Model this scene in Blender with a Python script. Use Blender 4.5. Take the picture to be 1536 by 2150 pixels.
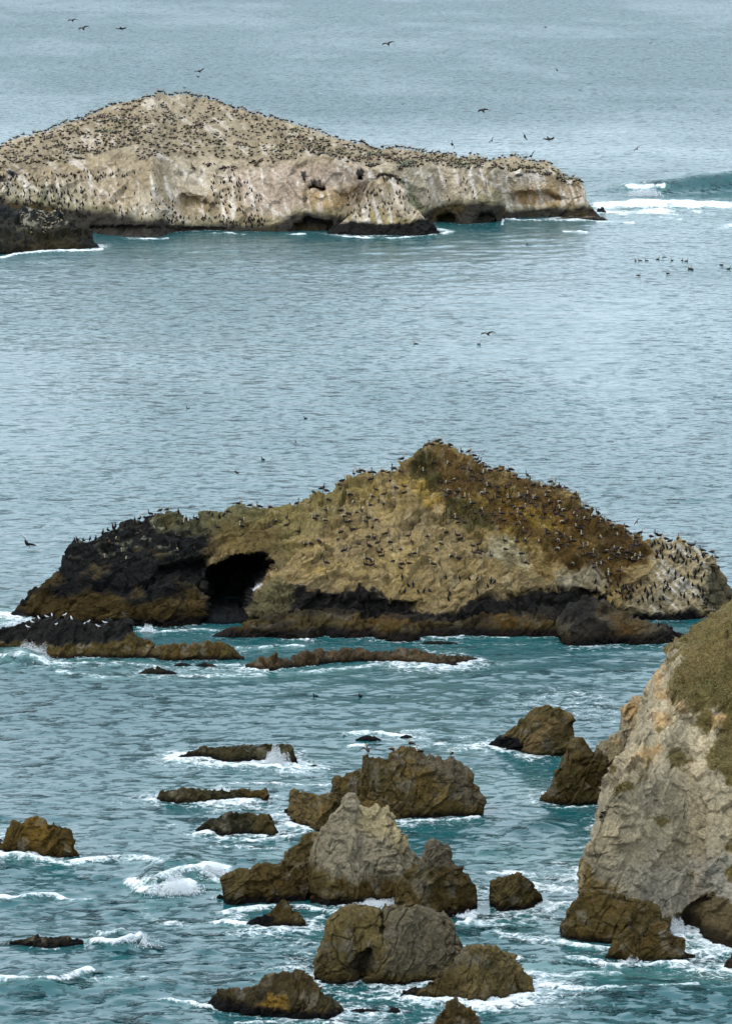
import bpy, math, random
import numpy as np
from math import radians
for _o in list(bpy.data.objects): bpy.data.objects.remove(_o)
C = bpy.context.scene
COL = C.collection
# ------------------------------------------------------------------ camera
F = 8000.0; W0, H0 = 1536.0, 2150.0; CAMZ = 94.0
TH = math.atan(1430.0 / F)
cd = bpy.data.cameras.new('camera'); cam = bpy.data.objects.new('camera', cd); COL.objects.link(cam)
cam.location = (0, 0, CAMZ); cam.rotation_euler = (math.pi / 2 - TH, 0, 0)
cd.sensor_fit = 'VERTICAL'; cd.sensor_height = 36.0; cd.lens = 36.0 * F / H0
cd.clip_start = 1.0; cd.clip_end = 60000
C.camera = cam
# ------------------------------------------------------------------ sky, sun, exposure
CLOUD = (15.9, 18.7, 21.4, 1)
SUN_EL, SUN_AZ = radians(52), radians(-100)      # azimuth from +Y towards +X
w = bpy.data.worlds.new("World"); C.world = w; w.use_nodes = True
nt = w.node_tree; nt.nodes.clear()
sky = nt.nodes.new('ShaderNodeTexSky'); sky.sky_type = 'NISHITA'; sky.sun_disc = False
sky.sun_elevation = SUN_EL; sky.sun_rotation = SUN_AZ; sky.air_density = 1.0; sky.dust_density = 3.0; sky.ozone_density = 1.0
hs = nt.nodes.new('ShaderNodeHueSaturation'); hs.inputs['Saturation'].default_value = 0.42
bg = nt.nodes.new('ShaderNodeBackground'); bg.inputs['Strength'].default_value = 0.15
wo = nt.nodes.new('ShaderNodeOutputWorld')
cl_tc = nt.nodes.new('ShaderNodeTexCoord'); cl_n = nt.nodes.new('ShaderNodeTexNoise'); cl_n.inputs['Scale'].default_value = 3.0; cl_n.inputs['Detail'].default_value = 5
cl_r = nt.nodes.new('ShaderNodeMapRange'); cl_r.inputs['From Min'].default_value = 0.3; cl_r.inputs['From Max'].default_value = 0.7; cl_r.inputs['To Min'].default_value = 0.55; cl_r.inputs['To Max'].default_value = 0.9
cl_m = nt.nodes.new('ShaderNodeMix'); cl_m.data_type = 'RGBA'; cl_m.inputs[7].default_value = CLOUD
nt.links.new(cl_tc.outputs['Generated'], cl_n.inputs['Vector']); nt.links.new(cl_n.outputs[0], cl_r.inputs[0]); nt.links.new(cl_r.outputs[0], cl_m.inputs[0])
nt.links.new(sky.outputs[0], hs.inputs['Color']); nt.links.new(hs.outputs[0], cl_m.inputs[6]); 
cl_s = nt.nodes.new('ShaderNodeSeparateXYZ'); cl_g = nt.nodes.new('ShaderNodeMapRange'); cl_g.inputs['From Min'].default_value = 0.0; cl_g.inputs['From Max'].default_value = 0.65; cl_g.inputs['To Min'].default_value = 0.52; cl_g.inputs['To Max'].default_value = 1.0
cl_v = nt.nodes.new('ShaderNodeVectorMath'); cl_v.operation = 'SCALE'
nt.links.new(cl_tc.outputs['Generated'], cl_s.inputs[0]); nt.links.new(cl_s.outputs[2], cl_g.inputs[0]); nt.links.new(cl_m.outputs[2], cl_v.inputs[0]); nt.links.new(cl_g.outputs[0], cl_v.inputs['Scale'])   # an overcast sky is darker towards the horizon
nt.links.new(cl_v.outputs[0], bg.inputs['Color'])   # a broken cloud sheet over the sky
nt.links.new(bg.outputs[0], wo.inputs['Surface'])
sd_ = bpy.data.lights.new('sun', 'SUN'); sd_.energy = 1.5; sd_.angle = radians(12); sd_.color = (1.0, 0.93, 0.82)
sun = bpy.data.objects.new('sun', sd_); COL.objects.link(sun)
# vector pointing to the sun
_s = (math.cos(SUN_EL) * math.sin(SUN_AZ), math.cos(SUN_EL) * math.cos(SUN_AZ), math.sin(SUN_EL))
from mathutils import Vector, Matrix
sun.rotation_euler = Vector(_s).to_track_quat('Z', 'Y').to_euler()
C.view_settings.view_transform = 'Standard'; C.view_settings.look = 'None'
C.view_settings.exposure = 0.35; C.view_settings.gamma = 1.0
C.render.engine = 'CYCLES'
C.cycles.max_bounces = 4; C.cycles.glossy_bounces = 2; C.cycles.diffuse_bounces = 3

# ------------------------------------------------------------------ photo geometry helpers (used to survey positions)
cT, sT = math.cos(TH), math.sin(TH)
def rays(px, py):
    a = (np.asarray(px, float) - W0 / 2) / F; b = (H0 / 2 - np.asarray(py, float)) / F
    return a, cT + b * sT, -sT + b * cT
def gdepth(px, py, z=0.0):
    a, dy, dz = rays(px, py); return (z - CAMZ) / dz * dy
def at(px, py, Y):
    a, dy, dz = rays(px, py); t = Y / dy
    return np.stack([a * t, Y + 0 * t, CAMZ + t * dz], -1)
def project(P):
    x, y, z = P[..., 0], P[..., 1], P[..., 2] - CAMZ
    d = y * cT - z * sT; u = y * sT + z * cT
    return W0 / 2 + F * x / d, H0 / 2 - F * u / d

# ------------------------------------------------------------------ noise
RNG = np.random.default_rng(7)
TAB = RNG.random((64, 64, 64)).astype(np.float32)
def vnoise(P, s=0):
    P = P + s * 17.31
    i = np.floor(P).astype(np.int64); f = (P - i).astype(np.float32); f = f * f * (3 - 2 * f)
    i0 = i & 63; i1 = (i + 1) & 63
    x0, y0, z0 = i0[..., 0], i0[..., 1], i0[..., 2]; x1, y1, z1 = i1[..., 0], i1[..., 1], i1[..., 2]
    fx, fy, fz = f[..., 0], f[..., 1], f[..., 2]
    a = TAB[x0, y0, z0] * (1 - fx) + TAB[x1, y0, z0] * fx
    b = TAB[x0, y1, z0] * (1 - fx) + TAB[x1, y1, z0] * fx
    c = TAB[x0, y0, z1] * (1 - fx) + TAB[x1, y0, z1] * fx
    d = TAB[x0, y1, z1] * (1 - fx) + TAB[x1, y1, z1] * fx
    a = a * (1 - fy) + b * fy; c = c * (1 - fy) + d * fy
    return (a * (1 - fz) + c * fz) * 2 - 1
R1 = np.array(Matrix.Rotation(0.9, 3, Vector((0.3, 0.8, 0.5)).normalized()))
def fbm(P, oct=4, s=0, ridged=False, gain=0.5):
    r = 0; a = 1.0; n = 0
    for k in range(oct):
        v = vnoise(P, s + k * 3)
        if ridged: v = 1 - 2 * np.abs(v)
        r = r + a * v; n += a; a *= gain; P = (P @ R1.T) * 2.03
    return r / n
def worley(P, s=0):
    P = P + s * 9.7
    i = np.floor(P).astype(np.int64); f1 = np.full(P.shape[:-1], 9.0, np.float32); f2 = f1.copy(); idv = f1 * 0; fac = f1 * 0
    for dx in (-1, 0, 1):
        for dy in (-1, 0, 1):
            for dz in (-1, 0, 1):
                c = i + np.array([dx, dy, dz]); h = c & 63
                a = TAB[h[..., 0], h[..., 1], h[..., 2]]; b = TAB[(h[..., 1] + 7) & 63, h[..., 2], h[..., 0]]; g = TAB[h[..., 2], (h[..., 0] + 13) & 63, h[..., 1]]
                q = np.stack([c[..., 0] + a, c[..., 1] + b, c[..., 2] + g], -1) - P
                d = np.sqrt((q * q).sum(-1)).astype(np.float32)
                m = d < f1
                f2 = np.where(m, f1, np.minimum(f2, d)); idv = np.where(m, (a * 7.3 + b * 3.1 + g) % 1.0, idv); fac = np.where(m, q[..., 0] * (b * 2 - 1) + q[..., 1] * (g * 2 - 1) + q[..., 2] * (a * 2 - 1), fac); f1 = np.where(m, d, f1)
    return f1, f2, idv, fac
def sstep(a, b, x):
    t = np.clip((x - a) / (b - a), 0, 1); return t * t * (3 - 2 * t)
def polysd(x, y, poly):
    """signed distance to a polygon, positive inside"""
    p = np.array(poly, float); n = len(p); d = np.full(x.shape, 1e9); ins = np.zeros(x.shape, bool)
    for k in range(n):
        ax, ay = p[k]; bx, by = p[(k + 1) % n]; ex, ey = bx - ax, by - ay
        t = np.clip(((x - ax) * ex + (y - ay) * ey) / (ex * ex + ey * ey + 1e-9), 0, 1)
        d = np.minimum(d, (x - ax - t * ex) ** 2 + (y - ay - t * ey) ** 2)
        c = ((ay > y) != (by > y)) & (x < (bx - ax) * (y - ay) / (by - ay + 1e-12) + ax)
        ins ^= c
    d = np.sqrt(d); return np.where(ins, d, -d)
def linesd(x, y, pts, ky=1.0):
    p = np.array(pts, float); d = np.full(x.shape, 1e9)
    if len(p) == 1: return np.hypot(x - p[0, 0], (y - p[0, 1]) * ky)
    for k in range(len(p) - 1):
        ax, ay = p[k]; bx, by = p[k + 1]; ex, ey = bx - ax, (by - ay) * ky
        t = np.clip(((x - ax) * ex + (y - ay) * ky * ey) / (ex * ex + ey * ey + 1e-9), 0, 1)
        d = np.minimum(d, (x - ax - t * ex) ** 2 + ((y - ay) * ky - t * ey) ** 2)
    return np.sqrt(d)
def lerp(a, b, t):
    return a + (b - a) * t[..., None] if hasattr(t, 'shape') and np.ndim(a) != np.ndim(t) else a + (b - a) * t

# ------------------------------------------------------------------ tagging
def tag(o, label=None, cat=None, group=None, kind=None):
    if label: o['label'] = label
    if cat: o['category'] = cat
    if group: o['group'] = group
    if kind: o['kind'] = kind
    return o
def mkmesh(name, V, Q, mat, col=None, attrs=None, smooth=True, parent=None, T=None):
    """numpy mesh; Q quads, T tris"""
    me = bpy.data.meshes.new(name)
    nq = 0 if Q is None else len(Q); ntri = 0 if T is None else len(T)
    me.vertices.add(len(V)); me.vertices.foreach_set('co', np.ascontiguousarray(V, np.float32).ravel())
    loops = []; starts = []; tot = []
    if nq: loops.append(Q.ravel()); starts.append(np.arange(nq) * 4); tot.append(np.full(nq, 4))
    if ntri: loops.append(T.ravel()); starts.append(nq * 4 + np.arange(ntri) * 3); tot.append(np.full(ntri, 3))
    L = np.concatenate(loops).astype(np.int32)
    me.loops.add(len(L)); me.loops.foreach_set('vertex_index', L)
    me.polygons.add(nq + ntri); me.polygons.foreach_set('loop_start', np.concatenate(starts).astype(np.int32)); me.polygons.foreach_set('loop_total', np.concatenate(tot).astype(np.int32))
    me.update(calc_edges=True)
    me.polygons.foreach_set('use_smooth', np.full(nq + ntri, smooth))
    if col is not None:
        a = me.color_attributes.new('tint', 'FLOAT_COLOR', 'POINT')
        c4 = np.ones((len(V), 4), np.float32); c4[:, :3] = col; a.data.foreach_set('color', c4.ravel())
    for k, v in (attrs or {}).items():
        a = me.attributes.new(k, 'FLOAT', 'POINT'); a.data.foreach_set('value', np.ascontiguousarray(v, np.float32))
    for m in (mat if isinstance(mat, (list, tuple)) else [mat]): me.materials.append(m)
    o = bpy.data.objects.new(name, me); COL.objects.link(o)
    if parent: o.parent = parent
    return o
def gridq(nu, nv, off=0):
    i = np.arange(nu * nv).reshape(nu, nv)
    return np.stack([i[:-1, :-1], i[1:, :-1], i[1:, 1:], i[:-1, 1:]], -1).reshape(-1, 4) + off

# ------------------------------------------------------------------ materials
def newmat(name):
    m = bpy.data.materials.new(name); m.use_nodes = True; t = m.node_tree; t.nodes.clear()
    return m, t, lambda n, **k: _n(t, n, **k)
def _n(t, n, **k):
    nd = t.nodes.new(n)
    for a, b in k.items(): setattr(nd, a, b)
    return nd
def rock_mat(name, fine=3.0, bump=0.25, var=0.35, rough=0.9, streak=False):
    m, t, N = newmat(name); L = t.links.new
    out = N('ShaderNodeOutputMaterial'); bs = N('ShaderNodeBsdfPrincipled'); L(bs.outputs[0], out.inputs[0])
    bs.inputs['Roughness'].default_value = rough; bs.inputs['Specular IOR Level'].default_value = 0.08
    at_ = N('ShaderNodeAttribute', attribute_name='tint'); geo = N('ShaderNodeNewGeometry')
    mp = N('ShaderNodeMapping'); L(geo.outputs['Position'], mp.inputs['Vector'])
    n1 = N('ShaderNodeTexNoise'); n1.inputs['Scale'].default_value = fine; n1.inputs['Detail'].default_value = 8; n1.inputs['Roughness'].default_value = 0.65
    L(mp.outputs[0], n1.inputs['Vector'])
    mr = N('ShaderNodeMapRange'); mr.inputs['From Min'].default_value = 0.3; mr.inputs['From Max'].default_value = 0.7
    mr.inputs['To Min'].default_value = 1 - var; mr.inputs['To Max'].default_value = 1 + var; L(n1.outputs[0], mr.inputs[0])
    mx = N('ShaderNodeMix', data_type='RGBA', blend_type='MULTIPLY'); mx.inputs['Factor'].default_value = 1
    cb = N('ShaderNodeCombineColor'); [L(mr.outputs[0], cb.inputs[i]) for i in range(3)]
    L(at_.outputs['Color'], mx.inputs[6]); L(cb.outputs[0], mx.inputs[7]); L(mx.outputs[2], bs.inputs['Base Color'])
    n2 = N('ShaderNodeTexNoise'); n2.inputs['Scale'].default_value = fine * 1.4; n2.inputs['Detail'].default_value = 7; n2.inputs['Roughness'].default_value = 0.7; L(geo.outputs['Position'], n2.inputs['Vector'])
    n3 = N('ShaderNodeTexNoise', noise_type='RIDGED_MULTIFRACTAL'); n3.inputs['Scale'].default_value = fine * .5; n3.inputs['Detail'].default_value = 6; n3.inputs['Roughness'].default_value = .55
    mp3 = N('ShaderNodeMapping'); mp3.inputs['Scale'].default_value = (.7, .7, 1.5); mp3.inputs['Rotation'].default_value = (.3, .5, .2); L(geo.outputs['Position'], mp3.inputs['Vector']); L(mp3.outputs[0], n3.inputs['Vector'])
    m2 = N('ShaderNodeMath', operation='MULTIPLY'); m2.inputs[1].default_value = -.35; L(n3.outputs[0], m2.inputs[0])
    ad = N('ShaderNodeMath', operation='ADD'); L(n2.outputs[0], ad.inputs[0]); L(m2.outputs[0], ad.inputs[1])
    bp = N('ShaderNodeBump'); bp.inputs['Strength'].default_value = 1.0; bp.inputs['Distance'].default_value = bump; L(ad.outputs[0], bp.inputs['Height']); L(bp.outputs[0], bs.inputs['Normal'])
    return m
M_near = rock_mat('dark coastal rock', 3.2, 0.2, 0.5)
M_mid = rock_mat('weathered island rock', 2.2, 0.28, 0.45)
M_far = rock_mat('guano covered rock', 0.9, 0.6, 0.32)

# ------------------------------------------------------------------ rocks
SURF = {}
FOOT = []          # waterline samples: (x, y, strength)
def loft(sky, base, t=0.3, p=1.7, step=1.6, mids=(), feats=(), A=0.35, Lw=2.4, crack=0.14, blk=1.0, seed=0, foam=1.0, back=0.8, relief=()):
    sky = np.array(sky, float); base = np.array(base, float)
    x0, x1 = max(sky[0, 0], base[0, 0]), min(sky[-1, 0], base[-1, 0])
    nu = int((x1 - x0) / step) + 2; xs = np.linspace(x0, x1, nu)
    if x1 > 1800: xs = np.concatenate([np.arange(x0, 1580, step), np.arange(1580, x1, 7.0)]); nu = len(xs)     # coarser where the cliff runs on out of view
    ys = np.interp(xs, sky[:, 0], sky[:, 1]); yb = np.interp(xs, base[:, 0], base[:, 1]); ys = np.minimum(ys, yb - 0.5)
    nv = max(8, int((yb - ys).max() / step) + 2); v = np.linspace(0, 1, nv)
    # a little smoothing of the outline so that it is not made of straight runs
    PX = np.repeat(xs[:, None], nv, 1); PY = yb[:, None] + (ys - yb)[:, None] * v[None]
    def smo(a, n=int(26 / step)):
        n = max(1, min(n, len(a) // 6)); k = np.hanning(2 * n + 1) + 1e-3; k /= k.sum()
        return np.convolve(np.pad(a, n, mode='reflect', reflect_type='odd'), k, 'valid')
    Yb = smo(gdepth(xs, yb)); Ys = smo(gdepth(xs, ys)); Ys = np.maximum(Ys, Yb + 0.3)
    T = t * (Ys - Yb)
    if mids:
        G = np.zeros_like(PY)
        lines = [np.zeros(nu)] + [np.clip((yb - smo(np.interp(xs, np.array(m)[:, 0], np.array(m)[:, 1]))) / (yb - ys), 0.02, 0.98) for m, g in mids] + [np.ones(nu)]
        gs = [0.0] + [g for m, g in mids] + [1.0]
        for k in range(len(gs) - 1):
            a, b = lines[k][:, None], lines[k + 1][:, None]; q = np.clip((v[None] - a) / (b - a + 1e-6), 0, 1)
            q = q ** 1.5 if k == len(gs) - 2 else q
            G = np.where(v[None] >= a, gs[k] + (gs[k + 1] - gs[k]) * q, G)
    else: G = np.repeat((v ** p)[None], nu, 0)
    D = Yb[:, None] + T[:, None] * G
    for poly, push, soft in feats:
        D = D + push * sstep(0, soft, polysd(PX, PY, poly))
    Pf = at(PX, PY, D)
    # skirt under water
    sk = Pf[:, :1].copy(); sk[..., 2] = -2.5
    # back side
    nb = max(6, nv // 4); s = np.linspace(0, 1, nb + 1)[1:]
    zc = np.maximum(Pf[:, -1, 2], 0.2); Bk = back * zc * 0.9 + 0.25 * T + 0.3
    Yk = Pf[:, -1, 1][:, None] + Bk[:, None] * s[None]
    ang = Pf[:, -1, 0] / Pf[:, -1, 1]
    Zk = Pf[:, -1, 2][:, None] * (1 - s[None] ** 2.2) - 2.5 * s[None] ** 3
    Pb = np.stack([ang[:, None] * Yk, Yk, Zk], -1)
    P = np.concatenate([sk, Pf, Pb], 1)
    du = np.gradient(P, axis=0); dv = np.gradient(P, axis=1)
    N = np.cross(du, dv); N /= np.linalg.norm(N, axis=-1, keepdims=True) + 1e-9
    # displacement: strata, blocks, fissures
    wv = np.stack([fbm(P / (Lw * 1.5), 3, seed + 40), fbm(P / (Lw * 1.5), 3, seed + 50), fbm(P / (Lw * 1.5), 3, seed + 60)], -1)
    dip = np.array(Matrix.Rotation(0.5 + (seed * 1.7) % 0.8, 3, 'Y') @ Matrix.Rotation(0.3 * math.sin(seed), 3, 'X'))
    S_ = (P + wv * Lw * 0.35) @ dip.T; Q = S_ * np.array([0.8, 0.8, 1.7])
    f1, f2, idv, fa = worley(Q / Lw, seed); g1, g2, idg, fb = worley((Q * np.array([1.4, 1, .7])) / (Lw * 0.40), seed + 5)
    d = 1.0 * fbm(P / (Lw * 2.6), 3, seed) + 0.08 * fbm(P / Lw, 3, seed + 9, True) + 0.24 * fbm(P / (Lw * .28), 4, seed + 23, gain=.6) + .22 * fbm(P / (Lw * .09), 3, seed + 29, gain=.8)
    d = d + blk * (1.05 * fa + 0.5 * (idv - 0.5) + 0.6 * fb + 0.32 * (idg - 0.5))
    str_ = fbm(S_ * np.array([.25, .25, 2.6]) / Lw, 3, seed + 31); ub = S_[..., 2] / (Lw * .42) + .9 * fbm(P / (Lw * 1.6), 3, seed + 36); fr = ub - np.floor(ub); d = d + .16 * str_ + .5 * (fr - .5) * sstep(.0, .12, 1 - fr) * sstep(-.3, .3, fbm(P / (Lw * 1.8), 2, seed + 38))
    j1 = np.abs(fbm(S_ * np.array([1.0, 1.0, .28]) / (Lw * .75), 3, seed + 77)); j2 = np.abs(fbm(S_ * np.array([.26, .26, 1.0]) / (Lw * .55), 3, seed + 87))
    lm = sstep(-.25, .25, fbm(P / (Lw * 1.1), 2, seed + 97))
    ck = (1 - sstep(0.0, .042, j1)) * lm + (1 - sstep(0.0, .034, j2)) * (1.1 - lm)
    fade = np.ones(P.shape[:2]); 
    d = d - d.mean(); d = 1.15 * A * d - crack * Lw * 0.9 * ck
    hh = np.clip(Pf[:, :, 2].max(1) / (A * 2.5 + .01), 0.12, 1)[:, None]
    P = P + N * (d * fade * hh)[..., None]
    FOOT.append(np.concatenate([np.stack([P[::3, 1, 0], P[::3, 1, 1], np.full(len(P[::3]), foam)], -1), np.stack([P[::3, -2, 0], P[::3, -2, 1], np.full(len(P[::3]), foam * .7)], -1)]))
    du = np.gradient(P, axis=0); dv = np.gradient(P, axis=1)
    N2 = np.cross(du, dv); N2 /= np.linalg.norm(N2, axis=-1, keepdims=True) + 1e-9
    PXa = np.concatenate([PX[:, :1], PX, np.repeat(PX[:, -1:], nb, 1)], 1)
    PYa = np.concatenate([PY[:, :1], PY, PY[:, -1:] + s[None] * 30], 1)
    return dict(P=P, N=N2, px=PXa, py=PYa, ck=ck, d=d, xs=xs, ys=ys, yb=yb, nv=nv, wv=wv, idv=idv, idg=idg)
def build_rock(name, lofts, colour, mat, label, cat='rock', group=None, kind=None):
    V = []; Q = []; Cc = []; off = 0
    for g in lofts:
        nu, nt_ = g['P'].shape[:2]
        V.append(g['P'].reshape(-1, 3)); Q.append(gridq(nu, nt_, off)); c_ = colour(g); lu = c_.mean(-1, keepdims=True); c_ = (.9 if mat is M_near and name != 'cliff' else 1) * (lu + (c_ - lu) * (1.18 if mat is not M_far else 1.12)) * .72 * np.clip(lu / .075, .25, 1) ** .75; Cc.append(np.clip(c_, 0.003, 0.9).reshape(-1, 3)); off += nu * nt_
    o = mkmesh(name, np.concatenate(V), np.concatenate(Q), mat, np.concatenate(Cc))
    tag(o, label, cat, group, kind)
    return o
def spot(lofts, px, py):
    """surface point of a rock nearest to a surveyed place, on its visible side"""
    best = None
    for g in (lofts if isinstance(lofts, list) else [lofts]):
        xs = g['xs']
        if px < xs[0] or px > xs[-1]: continue
        u = int(np.clip(round((px - xs[0]) / (xs[1] - xs[0])), 0, len(xs) - 1))
        vv = (py - g['yb'][u]) / (g['ys'][u] - g['yb'][u])
        if vv < -0.02 or vv > 1.25: continue
        j = 1 + int(round(np.clip(vv, 0, 1) * (g['nv'] - 1)))
        P = g['P'][u, j]
        if vv > 0.975:                       # crest: take the highest vertex on the outline
            qx, qy = project(g['P'][u, max(1, j - 12):g['nv'] + 3]); k = int(np.argmin(qy)); P = g['P'][u, max(1, j - 12):g['nv'] + 3][k]
        if best is None or P[1] < best[1]: best = P
    return best
def col(*c): return np.array(c, float)
def zone(g, c, poly, colour, soft=6, warp=8, amt=1.0, seed=0):
    P = g['P']; key = ('w', int(warp > 6), int(warp > 11)); 
    if key not in g:
        sc = 1.0 * (2 + 4 * key[1] + 6 * key[2]) * (np.mean(P[..., 1]) / F); g[key] = (fbm(P / (sc * 2.5), 4, 70) * 1.7, fbm(P / (sc * 2.5), 4, 80) * 1.3)
    p = np.array(poly, float); mg = soft + warp * 1.8 + 1
    m = (g['px'] > p[:, 0].min() - mg) & (g['px'] < p[:, 0].max() + mg) & (g['py'] > p[:, 1].min() - mg) & (g['py'] < p[:, 1].max() + mg)
    if not m.any(): return c
    wx, wy = g[key]; k = sstep(-soft, soft, polysd(g['px'][m] + wx[m] * warp, g['py'][m] + wy[m] * warp, poly)) * amt
    c = c.copy(); c[m] = c[m] + (colour - c[m]) * k[:, None]
    return c
def mixn(c, colour, m): return c + (colour - c) * np.clip(m, 0, 1)[..., None]

BROWN = col(.080, .052, .019); OLIVE = col(.078, .059, .025); GREYR = col(.125, .108, .080); PALE = col(.29, .25, .175); BLACK = col(.014, .014, .015)
def near_colour(base=BROWN, second=OLIVE, wet=1.0, extra=None, seed=0, greytop=0.0):
    def f(g):
        P = g['P']; c = np.ones(P.shape) * base
        c = mixn(c, second, 0.5 + 1.3 * fbm(P / 2.2, 4, seed + 3)); c = mixn(c, GREYR, (fbm(P / 1.1, 4, seed + 7) - .12) * 2.2)
        if greytop: c = mixn(c, GREYR * 1.15, greytop * sstep(-.1, .9, g['N'][..., 2] * 0.6 + 0.5 * fbm(P / 1.5, 3, seed + 11)))
        c = mixn(c, c * 0.55, (g['idg'] - .55) * .9)
        if extra: c = extra(g, c)
        hb = P[..., 2] - wet * (0.55 + 0.5 * fbm(P / 1.7, 3, seed + 17))
        c = mixn(c, c * 0.30, 1 - sstep(-.35, .35, hb)); c = mixn(c, c * 0.5, np.clip(g['ck'], 0, 1) * .32)
        return c
    return f
# ================================================================== WATER
def build_water():
    inn = np.linspace(-70, 1606, 1000); out = 1.13 ** np.arange(1, 34)
    pxs = np.concatenate([(-70 - 40 * (out - 1) * 3)[::-1], inn, 1606 + 40 * (out - 1) * 3])
    rows = np.linspace(2235, -40, 1850); Yr = gdepth(768, rows)
    Yr = np.concatenate([np.linspace(60, Yr[0], 24)[:-1], Yr, Yr[-1] * 1.12 ** np.arange(1, 30)])
    A_ = (pxs - W0 / 2) / F
    Y = np.repeat(Yr[None], len(pxs), 0); t_ = np.hypot(CAMZ, Yr) ; X = A_[:, None] * (cT * Y + sT * CAMZ)
    dY = np.gradient(Yr)[None]; dX = np.gradient(X, axis=0)
    r = np.random.default_rng(3); Z = np.zeros_like(X); DX = np.zeros_like(X); DY = np.zeros_like(X)
    gust = 0.75 + 0.5 * fbm(np.stack([X / 60, Y / 90, X * 0], -1), 3, 90)
    NW = 110; lam = np.exp(r.uniform(math.log(1.0), math.log(13), NW))
    calm = .42 + 1.0 * sstep(372, 315, Y) + .0 * Y
    for l in lam:
        th = r.normal(-1.45, 0.55); k = 2 * math.pi / l; kx, ky = math.cos(th) * k, math.sin(th) * k
        s = 0.34 / math.sqrt(NW) * (1.0 if l < 5 else (5 / l) ** .6); a = s / k
        res = np.maximum(dY * abs(math.sin(th)), dX * abs(math.cos(th)) * .8); wgt = sstep(2.2, 4.5, l / res)
        ph = kx * X + ky * Y + r.uniform(0, 6.28)
        aw = a * wgt * (gust if l < 9 else 1)
        Z += aw * np.sin(ph) * 1.0; cph = np.cos(ph) * aw * 1.1
        DX += math.cos(th) * cph * .8; DY += math.sin(th) * cph * .8
    # long swell
    for l, a, th in ((48, .16, -1.5), (31, .10, -1.75), (66, .2, -1.3)):
        k = 2 * math.pi / l; Z += a * np.sin(k * (math.cos(th) * X + math.sin(th) * Y) + l)
    Z *= calm
    px, py = project(np.stack([X, Y, Z * 0], -1)); ZR = np.zeros_like(Z)
    for pts, hgt, wf, wb in RIDGES:                 # breakers: raised ridges of water
        p = np.array(pts, float); Yc = np.interp(px, p[:, 0], gdepth(p[:, 0], p[:, 1])); u = np.clip((px - p[0, 0]) / (p[-1, 0] - p[0, 0]), 0, 1)
        if p[-1, 0] > 1536: u = u * .5
        ex = np.sin(math.pi * u) ** (1.3 if hgt < 3 else .7); d = Y - Yc + 2.0 * fbm(np.stack([X / 6, X * 0, X * 0 + hgt], -1), 3, 5) * wf * .3
        ZR += hgt * np.where(d < 0, np.exp(-(d / wf) ** 2), np.exp(-(d / wb) ** 2)) * ex * (1 + .4 * fbm(np.stack([X / (2.5 if hgt < 3 else 14), Y / (5 if hgt < 3 else 14), X * 0], -1), 3, 8))
    DY += -0.5 * ZR; px, py = project(np.stack([X, Y, ZR], -1))
    # foam around rocks
    foam = np.zeros_like(X); aer = np.zeros_like(X); lee = np.zeros_like(X)
    for g in FOOT:
        s = g[0, 2]
        rad = 5.5 * (0.6 + 0.5 * s) * (1 + 0.5 * (g[:, 1].mean() > 700))
        m = (X > g[:, 0].min() - rad) & (X < g[:, 0].max() + rad) & (Y > g[:, 1].min() - rad * 1.6) & (Y < g[:, 1].max() + rad * 1.6)
        idx = np.nonzero(m.ravel())[0]
        if not len(idx): continue
        x, y = X.ravel()[idx], Y.ravel()[idx]; d = np.full(len(idx), 1e9)
        for gx, gy, _ in g: d = np.minimum(d, (x - gx) ** 2 + ((y - gy) * .8) ** 2)
        d = np.sqrt(d); nz = fbm(np.stack([x / 6, y / 6, 0 * x], -1), 3, 33)
        v = s * (0.50 * np.exp(-d / (np.clip(1 + 1.8 * nz, .1, 3) * rad * .26 + .1)) + 0.34 * np.exp(-(d / rad) ** 2))
        le = lee.ravel(); le[idx] = np.maximum(le[idx], np.exp(-(d / (rad * .8)) ** 2)); lee = le.reshape(X.shape)
        fo = foam.ravel(); fo[idx] = np.maximum(fo[idx], v * (0.8 + .9 * nz)); foam = fo.reshape(foam.shape)
    Z = Z * (1 - .8 * lee) - .06 * lee; DX *= 1 - .6 * lee; DY *= 1 - .6 * lee; Z += ZR
    wob = fbm(np.stack([X / 9, Y / 14, X * 0], -1), 4, 12); wob2 = fbm(np.stack([X / 9, Y / 14, X * 0], -1), 4, 19)
    sc = 330 / Y
    qx, qy = px + wob * 34 * sc, py + wob2 * 15 * sc
    lat = fbm(np.stack([X / 3.2, Y / 9, X * 0], -1), 4, 55)
    for pts, wd, st in FOAM:
        d = linesd(qx, qy, pts, 2.2); v = st * (1.35 if pts[0][1] < 600 else 1.0 if pts[0][1] < 1500 else 1.45) * (1 - sstep(0, wd * (1.2 if pts[0][1] < 1500 else 1.8), d) ** 1.0) + 0 * d
        v = v * (0.74 + 0.75 * lat); foam = np.maximum(foam, v if pts[0][1] < 600 else np.where(v > .62, .62 + (v - .62) * .5, v))
        aer = np.maximum(aer, 0.6 * st * (1 - sstep(0, wd * 2.2 + 10, d)))
    for pts, wd, st in TEAL:
        aer = np.maximum(aer, st * (1 - sstep(0, wd, linesd(qx, qy, pts, 2.2))))
    aer = np.maximum(aer, foam * .4)
    # scattered old foam threads on the inshore water
    th_ = sstep(.15, .55, fbm(np.stack([X / 14, Y / 30, X * 0], -1), 3, 66)) * sstep(520, 380, Y)
    foam = np.maximum(foam, 0.50 * th_)
    # churned surface where there is foam
    ch = fbm(np.stack([X / 1.1, Y / 1.4, X * 0], -1), 4, 99)
    Z += np.clip(foam, 0, 1.2) * (0.22 + .30 * ch) * sstep(.3, .9, foam)
    P = np.stack([X + DX, Y + DY, Z], -1)
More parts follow.
